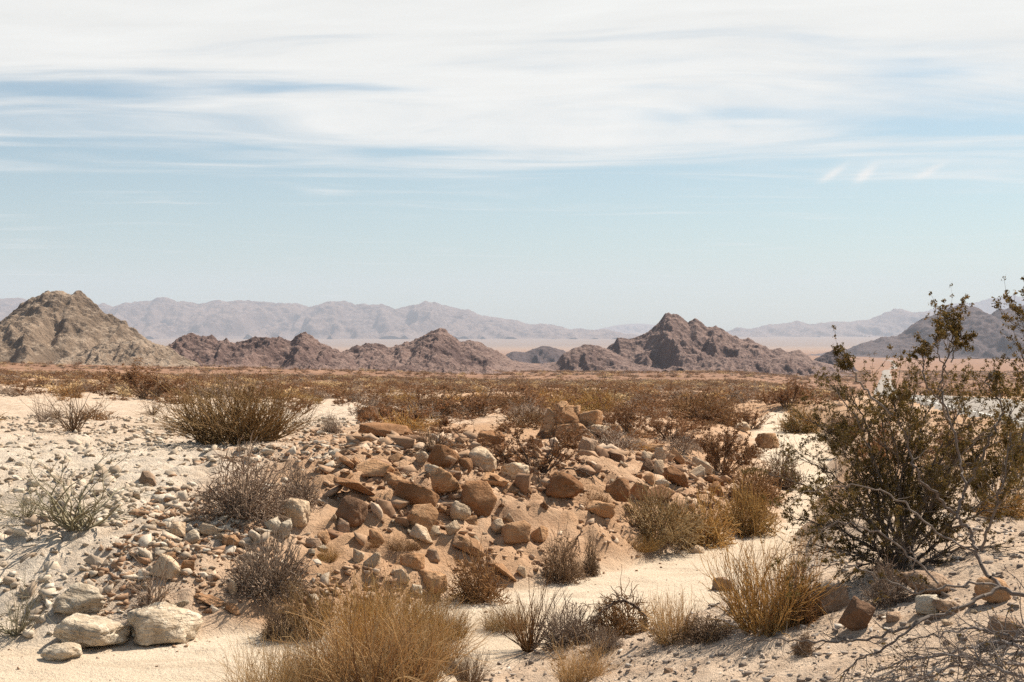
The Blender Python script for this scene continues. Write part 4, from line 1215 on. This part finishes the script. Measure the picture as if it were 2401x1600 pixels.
def rear_creosote():
    rng = np.random.default_rng(404)
    b = hit(2105, 1335); k = b.y / F
    base = np.array(b) + np.array([0, 0, -.03])
    limbs = []
    # picture offsets of the limb ends from the foot: (du, dv up, depth m)
    ends = [(-235, 150, -.2), (-200, 300, .3), (-190, 420, .1), (-150, 500, -.1), (-120, 380, .6), (-90, 470, .2), (-60, 430, -.5), (-20, 480, .5), (20, 470, -.2),
            (60, 430, .4), (90, 500, 0), (130, 420, -.3), (160, 470, .3), (200, 380, .1), (235, 430, -.2), (270, 330, .4), (290, 250, -.1), (250, 170, .3), (-170, 60, -.5),
            (-120, 200, -.8), (60, 260, -.7), (140, 220, .8), (-40, 260, .9), (180, 90, -.6), (-260, 250, .4), (-60, 120, -.9), (310, 400, .2), (100, 330, .7), (-215, 60, .2), (-130, 110, .5)]
    for (du, dv, dd) in ends:
        du, dv = du * (1.22 if du > 0 else 1.1), dv * .88
        e = base + np.array([du * k, dd, dv * k])
        m1 = base + np.array([du * k * .22 + rng.normal(0, .04), dd * .3, dv * k * .38])
        m2 = base + np.array([du * k * .60 + rng.normal(0, .06), dd * .7, dv * k * .76 + .05])
        s = base + np.array([rng.normal(0, .07), rng.normal(0, .07), 0])
        limbs.append(([s, m1, m2, e], rng.uniform(.013, .022), .004, 34, .085, .06, .40, 5, .28, 1.0 if dv > 110 else .3))
    creosote('creosote_bush', 'big dark olive creosote bush filling the right side of the wash bank', base, limbs, 92000, .0108, 405, .3, 'wood')
rear_creosote()

def front_creosote():
    L_ = []
    T = lambda *a: [P3(*q) for q in a]
    main = T((2520, 1440, 10.4), (2440, 1405, 10.6), (2345, 1378, 10.9), (2292, 1300, 11.1), (2276, 1250, 11.2), (2246, 1205, 11.3), (2262, 1150, 11.4), (2252, 1080, 11.5), (2228, 990, 11.6), (2206, 910, 11.7), (2213, 860, 11.7), (2236, 800, 11.8), (2224, 742, 11.8))
    L_.append((main, .019, .004, 16, .06, .3, .40, 5, .86, 1.0))
    L_.append((T((2222, 880, 11.7), (2200, 830, 11.65), (2190, 790, 11.7)), .006, .003, 10, .04, .3, .36, 5, .45, 1.0))
    L_.append((T((2230, 850, 11.7), (2250, 800, 11.8), (2252, 770, 11.8)), .006, .003, 10, .04, .3, .36, 5, .4, 1.0))
    L_.append((T((2246, 1205, 11.3), (2190, 1160, 11.2), (2150, 1110, 11.1), (2130, 1040, 11.2), (2108, 985, 11.2), (2090, 930, 11.3)), .013, .004, 26, .06, .2, .36, 5, .5, .9))
    L_.append((T((2262, 1150, 11.4), (2300, 1080, 11.3), (2332, 1000, 11.3), (2352, 960, 11.4), (2310, 900, 11.4), (2330, 880, 11.4)), .011, .004, 22, .06, .2, .34, 5, .55, .9))
    L_.append((T((2300, 1290, 11.1), (2340, 1180, 11.0), (2362, 1060, 11.0), (2372, 960, 11.1)), .011, .004, 28, .06, .2, .36, 5, .3, .9))
    L_.append((T((2440, 1405, 10.6), (2430, 1250, 10.7), (2405, 1080, 10.9), (2408, 930, 11), (2412, 800, 11), (2408, 745, 11)), .016, .004, 30, .06, .25, .36, 5, .55, 1.0))
    L_.append((T((2228, 990, 11.6), (2200, 940, 11.5), (2172, 900, 11.4), (2162, 850, 11.5), (2166, 815, 11.5)), .010, .004, 10, .035, .25, .36, 5, .6, 1.0))
    L_.append((T((2108, 985, 11.2), (2040, 930, 11.3), (2000, 870, 11.3), (1978, 838, 11.3)), .011, .005, 9, .035, .3, .34, 5, .5, 1.0))
    L_.append((T((2345, 1378, 10.9), (2280, 1412, 10.7), (2180, 1448, 10.6), (2080, 1486, 10.5), (1980, 1508, 10.5), (1880, 1502, 10.6), (1790, 1500, 10.7)), .016, .004, 14, .07, .1, .34, 5, .4, 0))
    L_.append((T((2180, 1448, 10.6), (2080, 1515, 10.3), (2000, 1560, 10.2), (1960, 1610, 10.1)), .010, .004, 10, .06, .1, .34, 5, .4, 0))
    L_.append((T((2345, 1378, 10.9), (2240, 1372, 10.8), (2150, 1392, 10.8), (2060, 1352, 10.9), (1980, 1322, 11.0), (1930, 1335, 11.0)), .011, .004, 14, .07, .15, .36, 5, .3, .5))
    L_.append((T((2150, 1392, 10.8), (2138, 1350, 10.8), (2145, 1310, 10.8), (2128, 1285, 10.8)), .007, .004, 5, .05, .1, .3, 4, .4, 0))
    L_.append((T((2200, 1370, 10.8), (2120, 1290, 10.9), (2030, 1240, 11), (1940, 1235, 11), (1885, 1290, 11), (1850, 1310, 11)), .009, .003, 14, .06, .0, .36, 5, .35, .4))
    L_.append((T((2292, 1300, 11.1), (2200, 1250, 11.2), (2100, 1170, 11.4), (2000, 1140, 11.5), (1900, 1150, 11.6), (1860, 1180, 11.6)), .009, .003, 18, .06, .0, .38, 5, .35, .6))
    b = P3(2540, 1450, 10.4); b[2] = zat(b[0], b[1])
    L_.append(([b, P3(2520, 1440, 10.4)], .03, .026, 0, 0, 0, 0, 0, 0, 0))
    creosote('creosote_bush', 'nearer creosote with forked grey limbs leaning in from the right edge, one tall leafy spray', b, L_, 20000, .0105, 411, .3, 'bark2')
front_creosote()

def fallen_branches():
    rng = np.random.default_rng(52)
    T = lambda *a: [P3(*q) for q in a]
    specs = [
        T((2470, 1500, 9.9), (2380, 1500, 9.9), (2290, 1470, 10.0), (2200, 1490, 10.0), (2140, 1500, 10.1)),
        T((2470, 1560, 9.7), (2360, 1558, 9.7), (2260, 1560, 9.7), (2160, 1590, 9.6), (2080, 1602, 9.6)),
        T((2470, 1600, 9.5), (2370, 1580, 9.5), (2280, 1545, 9.6), (2180, 1540, 9.7), (2060, 1570, 9.8)),
        T((2480, 1640, 9.3), (2380, 1610, 9.3), (2300, 1600, 9.4), (2180, 1610, 9.4), (2020, 1595, 9.6)),
        T((2460, 1450, 10.1), (2400, 1480, 10.0), (2350, 1530, 9.9), (2330, 1580, 9.7), (2290, 1620, 9.6)),
        T((2480, 1540, 9.8), (2400, 1520, 9.8), (2330, 1505, 9.9), (2230, 1530, 9.9), (2130, 1545, 9.9), (2040, 1590, 9.8)),
    ]
    base = P3(2520, 1560, 9.7); base[2] = zat(base[0], base[1])
    limbs = [(p, rng.uniform(.010, .018), .004, 34, .06, .05, .38, 6, .1, .25) for p in specs]
    creosote('fallen_branches', 'tangle of bare grey fallen branches at the bottom right corner', base, limbs, 900, .010, 53)
fallen_branches()

def dead_branch(label, pts, r0, seed, tw=14):
    rng = np.random.default_rng(seed)
    (V, Fq, t), s = limb_parts(rng, pts, r0, .004, tw, .07, -.1, .3, 4, .25)
    if isinstance(Fq, list): Fq = np.concatenate(Fq)
    b = np.array(pts[0])
    link('dead_branch', mesh_np('dead_branch', V - b, Fq, {'tint': t}), MT['dead'], None, b, label=label, category='branch')
q = hit(1515, 1500); Yq = q.y
dead_branch('dark arched dead branch standing over the rust brown bush', [P3(1517, 1470, Yq), P3(1505, 1435, Yq), P3(1475, 1413, Yq), P3(1447, 1412, Yq), P3(1415, 1432, Yq - .1), P3(1390, 1452, Yq - .2)], .022, 5)
q = hit(1345, 1276); Yq = q.y
dead_branch('short dark dead twig above the round dark bushes', [P3(1346, 1280, Yq), P3(1352, 1265, Yq), P3(1362, 1252, Yq), P3(1360, 1238, Yq)], .020, 6, 3)
q = hit(1340, 1112); Yq = q.y
dead_branch('drooping black dead branch right of the thorny bush', [P3(1300, 1105, Yq), P3(1345, 1100, Yq), P3(1385, 1115, Yq - .1), P3(1400, 1145, Yq - .3), P3(1412, 1172, Yq - .5)], .016, 7, 10)

# ------------------------------------------------------------------ shrubs of the plain
def plain_shrubs():
    rng = np.random.default_rng(9)
    kinds = [('creosote', 'brown', 'leafb', 'brown leafy shrub scattered on the open plain'), ('creosote', 'brown', 'leafb', 'brown leafy shrub scattered on the open plain'),
             ('creosote', 'brown', 'leafb', 'brown leafy shrub scattered on the open plain'),
             ('mound', 'gold', None, 'golden low bush scattered on the open plain'), ('ball', 'rust', None, 'rusty round bush scattered on the open plain'),
             ('leafy', 'brown', 'leafb', 'bushy brown shrub scattered on the open plain'), ('ball', 'grey', None, 'grey dry bush scattered on the open plain')]
    n = 0
    pts = []
    while n < 225:
        y = 27 + 52 * rng.random() ** .8
        x = rng.uniform(-.40, .40) * y
        if lookup('out', np.array([x]), np.array([y]))[0] < .5: continue
        if abs(x - road_x(y)) < 6.0: continue
        if x < -3 and y < 34: continue
        if x < -.1 * y and y < 62 and rng.random() < .8: continue
        if x < -.16 * y and rng.random() < .45: continue
        w = rng.uniform(.55, 1.5)
        if any((x - a) ** 2 + (y - b) ** 2 < (.4 * (w + c)) ** 2 for a, b, c in pts): continue
        pts.append((x, y, w))
        kd, mt, lf, lab = kinds[rng.integers(len(kinds))]
        ud = x / y
        place = ('on the plain left of the rock outcrop' if ud < .0 else 'on the plain behind the rock outcrop' if ud < .09 else 'on the plain left of the far wash' if ud < .2 else 'near the road beyond the creosote') if y > 30 else 'just behind the rock pile'
        if y > 55: place = place.replace('on the plain', 'far out on the plain')
        lab = lab.replace('scattered on the open plain', place)
        h = w * rng.uniform(.28, .48)
        add_shrub((x, y, zat(x, y) - .03), w, h, kd, mt, lab, seed=2000 + n, lod=.35, group='shrubs scattered on the plain', leafmat=lf or 'leafb', name='plain_shrub', var=n % 3)
        n += 1
    return pts
plain_pts = plain_shrubs()

def far_scrub():
    rng = np.random.default_rng(31)
    col = bpy.data.collections.new('scrub_sources')
    k = 0
    for kd, mt, lf, rep in (('creosote', 'brown', 'leafb', 5), ('mound', 'straw', None, 1), ('ball', 'rust', None, 2), ('ball', 'grey', None, 2), ('ball', 'brown', None, 2)):
        for r in range(rep):
            V, Fq, T, n0 = [], [], [], 0
            rg = np.random.default_rng(600 + k)
            p, d = starts(rg, 14, .12, 70, .6)
            s = grow(rg, p, d, np.full(14, .016), 5, .15, .25, .02, .5, .4, .85)
            v, f, t = prisms(s[0], s[1], s[2], s[3], s[4])
            tips = s[1][s[5] > .3]
            v2, f2, t2 = leaf_quads(rg, tips, .06, 190)
            v2 = v2 + rg.normal(0, .01, v2.shape)
            (va, _, _), (vb, _, _) = normalise([(v, f, t), (v2, f2, t2)])
            me = mesh_np('scrub_source', np.concatenate([va, vb]), np.concatenate([f, f2 + len(v)]), {'tint': np.concatenate([t * .6, t2])})
            me.materials.append(MT[lf] if lf else MT[mt])
            o = bpy.data.objects.new('scrub_source', me); col.objects.link(o); k += 1
    n = 56000
    y = np.concatenate([52 + 200 * np.sqrt(rng.random(24000)), 240 + 760 * np.sqrt(rng.random(n - 24000))])
    x = rng.uniform(-.50, .55, n) * y + rng.normal(0, 4, n)
    # wide shrubless breaks in the cover
    den = fbm(x / 18, y / 34, o=3, seed=55)
    ok = (den + rng.normal(0, .16, n) > -.10)
    ok &= np.abs(x - road_x(y)) > 4.6 + .005 * y
    ok &= lookup('out', x, y) > .6
    left = x < -.17 * y
    ok &= ~(left & (y < 300) & (rng.random(n) < .62))
    x, y = x[ok], y[ok]
    near = np.zeros(len(x), bool)
    for a, b, c in plain_pts: near |= (x - a) ** 2 + (y - b) ** 2 < 1.2
    x, y = x[~near], y[~near]
    z = lookup('z', x, y)
    w = rng.uniform(.6, 1.7, len(x)) * (1 + .35 * sstep(y, 150, 500))
    me = bpy.data.meshes.new('far_scrub')
    me.vertices.add(len(x)); me.vertices.foreach_set('co', np.stack([x, y, z - .03], 1).astype(np.float32).ravel())
    a = me.attributes.new('size', 'FLOAT_VECTOR', 'POINT')
    a.data.foreach_set('vector', np.stack([w, w, w * rng.uniform(.2, .38, len(x))], 1).astype(np.float32).ravel())
    a = me.attributes.new('turn', 'FLOAT_VECTOR', 'POINT')
    a.data.foreach_set('vector', np.stack([0 * x, 0 * x, rng.uniform(0, 6.28, len(x))], 1).astype(np.float32).ravel())
    a = me.attributes.new('pick', 'INT', 'POINT')
    a.data.foreach_set('value', rng.integers(0, k, len(x)).astype(np.int32))
    o = link('far_scrub', me, None, kind='stuff', label='brown scrub covering the plain out to the foot of the hills', category='scrub')
    ng = bpy.data.node_groups.new('far_scrub', 'GeometryNodeTree')
    ng.interface.new_socket('Geometry', in_out='INPUT', socket_type='NodeSocketGeometry')
    ng.interface.new_socket('Geometry', in_out='OUTPUT', socket_type='NodeSocketGeometry')
    N, Lk = ng.nodes, ng.links
    gi, go = N.new('NodeGroupInput'), N.new('NodeGroupOutput')
    ci = N.new('GeometryNodeCollectionInfo'); ci.inputs[0].default_value = col
    ci.inputs['Separate Children'].default_value = True; ci.inputs['Reset Children'].default_value = True
    ip = N.new('GeometryNodeInstanceOnPoints'); ip.inputs['Pick Instance'].default_value = True
    def attr(nm, ty):
        nd = N.new('GeometryNodeInputNamedAttribute'); nd.data_type = ty; nd.inputs[0].default_value = nm
        return nd.outputs[0]
    Lk.new(gi.outputs[0], ip.inputs['Points']); Lk.new(ci.outputs[0], ip.inputs['Instance'])
    Lk.new(attr('pick', 'INT'), ip.inputs['Instance Index'])
    er = N.new('FunctionNodeEulerToRotation'); Lk.new(attr('turn', 'FLOAT_VECTOR'), er.inputs[0]); Lk.new(er.outputs[0], ip.inputs['Rotation'])
    Lk.new(attr('size', 'FLOAT_VECTOR'), ip.inputs['Scale'])
    Lk.new(ip.outputs[0], go.inputs[0])
    md = o.modifiers.new('scatter', 'NODES'); md.node_group = ng
far_scrub()

# ------------------------------------------------------------------ air
if HAZE > 0:
    bm = bmesh.new(); bmesh.ops.create_cube(bm, size=1.0)
    me = bpy.data.meshes.new('haze'); bm.to_mesh(me); bm.free()
    hz = link('haze', me, None, None, (0, 7600, 300), None, (30000, 17600, 760), kind='stuff', label='thin dry desert haze over the valley', category='haze')
    m = bpy.data.materials.new('haze_air'); m.use_nodes = True
    nt = m.node_tree; nt.nodes.clear()
    out = nt.nodes.new('ShaderNodeOutputMaterial'); pv = nt.nodes.new('ShaderNodeVolumePrincipled')
    pv.inputs['Density'].default_value = HAZE
    pv.inputs['Color'].default_value = (.68, .78, .93, 1)
    pv.inputs['Anisotropy'].default_value = 0.0
    nt.links.new(pv.outputs[0], out.inputs['Volume'])
    me.materials.append(m)
